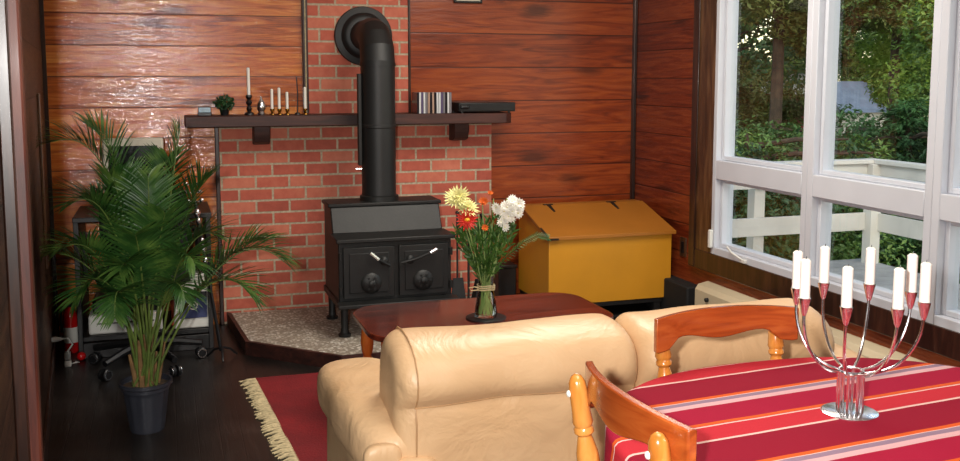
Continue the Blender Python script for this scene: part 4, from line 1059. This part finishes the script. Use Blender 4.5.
LM = {'dark':leafmat('conifer_needles', srgb(34,66,40), srgb(64,104,56), srgb(108,142,80), .8),
      'mid':leafmat('mid_green_leaves', srgb(54,84,40), srgb(94,128,60), srgb(150,172,90), .7),
      'light':leafmat('bright_leaves', srgb(92,128,50), srgb(150,180,80), srgb(200,216,122), .7),
      'brown':leafmat('brownish_leaves', srgb(62,74,38), srgb(106,116,60), srgb(158,164,96), .7)}
def crown(kind, seed, hgt, rad, nleaf, ls, conif=False, low=.13):
    rnd=random.Random(seed); mb=MB()
    if conif:
        nb=90
        for i in range(nb):
            u=(i+.5)/nb; z=hgt*(.05+.93*u); R_=rad*(1-u)**.8+.12; a=i*2.399
            d=V(math.cos(a),math.sin(a),-.18); per=max(10,int(nleaf/nb*(1.4-u)))
            for k in range(per):
                w=rnd.random()**.7; p=V(0,0,z)+d*R_*w; p.z-=.12*w*R_
                off=V(rnd.uniform(-1,1),rnd.uniform(-1,1),rnd.uniform(-.5,.3))*(.28*R_*.5*(1.1-w)+.1)
                leafquad(mb,p+off,d+V(rnd.uniform(-.8,.8),rnd.uniform(-.8,.8),rnd.uniform(-.6,.3)),V(rnd.uniform(-.4,.4),rnd.uniform(-.4,.4),1),ls*rnd.uniform(.7,1.4),ls*.32)
    else:
        cl_=[]
        for i in range(34):
            while True:
                p=V(rnd.uniform(-1,1),rnd.uniform(-1,1),rnd.uniform(-1,1))
                if p.length<1: break
            cl_.append((V(p.x*rad,p.y*rad,hgt*(low+.97)/2+p.z*hgt*(.97-low)/2),rad*rnd.uniform(.22,.4)))
        for k in range(nleaf):
            c,r=cl_[k%len(cl_)]; p=V(rnd.gauss(0,1),rnd.gauss(0,1),rnd.gauss(0,1)); p=p.normalized()*r*rnd.uniform(.6,1.05); p.z*=.7
            leafquad(mb,c+p,V(rnd.uniform(-1,1),rnd.uniform(-1,1),rnd.uniform(-.9,.4)),p+V(0,0,.6),ls*rnd.uniform(.6,1.3),ls*.5)
    return mb
def tree(name,label,x,y,hgt,rad,kind,nleaf,ls,conif=False,seed=1,cat='tree',low=.13):
    ls*=.55; nleaf=int(nleaf*2.4)
    gz=-1.05-.055*max(0,y-8)
    t=thing(name,label,cat,(x,y,gz),group='trees and shrubs outside')
    tr=MB().tube([V(0,0,-.05),V(.03*rad,0,hgt*.5),V(0,0,hgt*.92)],[.05*rad+.05,.035*rad+.03,.02],8)
    rnd=random.Random(seed+5)
    for i in range(9):
        a=rnd.uniform(0,6.28); z=hgt*rnd.uniform(max(.3,low+.05),.85); tr.tube([V(0,0,z),V(math.cos(a)*rad*.4,math.sin(a)*rad*.4,z+hgt*.05),V(math.cos(a)*rad*.8,math.sin(a)*rad*.8,z+hgt*.06)],[.035,.025,.01],6)
    tr.build('trunk',M['bark'],t)
    crown(kind,seed,hgt,rad,nleaf,ls,conif,low).build('foliage',LM[kind],t,smooth=0)
def at(px,Y): d=WM@V(px-CXP,0,FPX); return d.x*Y/d.y
def T(px,Y,*a,**k): tree(k.pop('name','leafy_tree'),k.pop('label'),at(px,Y),Y,*a,**k)
T(716,11.5,6.5,.6,'brown',5000,.16,label='brownish leafy tree at the far left of the window view',seed=3)
T(748,13.5,2.95,1.3,'brown',9000,.15,label='low brownish tree below the patch of bright sky',seed=33)
T(772,10.6,6.8,1.05,'brown',10000,.15,label='tall dusky tree just left of the first window post',seed=4,low=.40)
T(822,13.0,8.0,1.6,'mid',10000,.17,label='broad green tree behind the first window post',seed=5,low=.38)
T(888,11.6,7.0,.95,'brown',7000,.15,label='tall brownish tree in the left half of the middle window',seed=35,low=.42)
T(938,12.0,7.0,1.1,'light',11000,.16,label='bright yellow green tree in the middle window',seed=6)
T(965,11.0,7.5,1.6,'light',10000,.16,label='bright green tree behind the right window post',seed=7)
T(905,9.2,2.35,1.3,'dark',7000,.17,True,label='dark conifer rising just beyond the deck corner',seed=8,name='conifer')
T(962,8.9,2.4,1.3,'dark',7000,.17,True,label='dark conifer by the right end of the middle window',seed=9,name='conifer')
T(745,8.9,2.1,1.3,'dark',7000,.15,False,label='low dark shrub behind the left end of the deck rail',seed=10,name='shrub',cat='shrub')
T(795,9.0,2.0,1.2,'mid',6000,.14,False,label='low green shrub behind the first window post',seed=11,name='shrub',cat='shrub')
T(845,9.6,2.15,1.1,'dark',6000,.14,False,label='low dark shrub below the distant blue grey roof',seed=12,name='shrub',cat='shrub')
T(1010,10.0,7.0,2.0,'mid',8000,.16,label='green tree at the right edge of the view',seed=13)
for i,(px,Y,k_) in enumerate(((690,17,'dark'),(752,20,'mid'),(790,27,'brown'),(905,18,'mid'),(965,17,'light'),(1010,16,'dark'),(840,34,'dark'),(815,31,'mid'),(875,29,'mid'))):
    T(px,Y,[9,4.0,12,8,9,9,14,13,13][i],[2.2,1.8,1.6,1.9,1.7,2.2,3.4,2.4,2.6][i],k_,8000,.28,label=['dark tree far off beyond the window corner','green tree standing far behind the dusky tree','distant brownish tree left of the blue roof','far green tree right of the blue roof','far bright tree at the right window post','far dark tree at the right edge','most distant dark tree above the blue roof','distant green tree behind the red shed','distant green tree just right of the blue roof'][i],seed=20+i)
# far house and shed
hx=at(852,17); t=thing('house','distant house with a blue grey roof among the trees','house',(hx,17.4,-1.57))
MB().box((-.56,-.7,0),(.56,.7,2.32)).build('walls',M['ext_white'],t,smooth=0)
MB().prism([(-.8,2.28),(.8,2.28),(0,2.92)],-.62,.62,'X').build('roof',M['roof'],t,smooth=0)
MB().box((-.3,-.72,1.4),(.2,-.70,2.0)).build('window',M['blackp'],t)
hx=at(799,16); t=thing('shed','small red shed with a pale roof far off between the trees','shed',(hx,16.4,-1.51))
MB().box((-.30,-.4,0),(.30,.4,2.65)).build('walls',plain('faded_red_paint',srgb(120,44,38),.7),t,smooth=0)
MB().prism([(-.36,2.62),(.36,2.62),(.36,2.72),(0,3.02),(-.36,2.72)],-.5,.5,'Y').build('roof',M['ext_white'],t,smooth=0)

# ------------------------------------------------------------------ light
w = bpy.data.worlds.new('world'); SC.world = w; w.use_nodes = True; nt = w.node_tree
bg = nt.nodes['Background']; sk = N(nt,'ShaderNodeTexSky'); sk.sky_type='NISHITA'; sk.sun_disc=False; sk.sun_elevation=math.radians(42); sk.sun_rotation=math.radians(200); sk.air_density=1.0; sk.dust_density=1
nt.links.new(mix(nt,1.0,sk.outputs[0],(1.0,.86,.68),'MULTIPLY'), bg.inputs[0]); bg.inputs[1].default_value = .48
def light(kind, name, loc, power, size=.1, target=None, col=(1,1,1), spot=None):
    d = bpy.data.lights.new(name, kind); d.energy = power; d.color = col
    if kind=='AREA': d.size=size
    else: d.shadow_soft_size=size
    o = bpy.data.objects.new(name,d); COL.objects.link(o); o.location=loc
    if target is not None: o.rotation_euler = (Vector(target)-Vector(loc)).to_track_quat('-Z','Y').to_euler()
    if spot: d.spot_size=spot; d.spot_blend=.6
    return o
light('SPOT','camera_flash',(-.16,-.02,1.50),310,.03,(1.4,5.2,.9),(1,.97,.93),math.radians(100))
light('AREA','ceiling_fill',(1.0,1.2,2.46),24,1.1,(1.0,1.2,0),(1,.93,.82))  # unseen area fill added under the ceiling for ambient light
light('AREA','ceiling_fill',(1.7,3.7,2.46),58,1.1,(1.7,3.7,0),(1,.93,.82))  # second added fill, placed so the chest's left face stays dimmer
sd = bpy.data.lights.new('tree_fill_sun','SUN'); sd.energy = 1.3; sd.angle = math.radians(12); sd.color=(1,.96,.86)  # soft sun lamp added to brighten the trees; daylight itself is diffuse
so_ = bpy.data.objects.new('tree_fill_sun', sd); COL.objects.link(so_); so_.rotation_euler = V(.55,.62,-.62).to_track_quat('-Z','Y').to_euler()
SC.view_settings.view_transform='Standard'; SC.view_settings.look='None'; SC.view_settings.gamma=1; SC.view_settings.use_curve_mapping=False
SC.view_settings.exposure=0
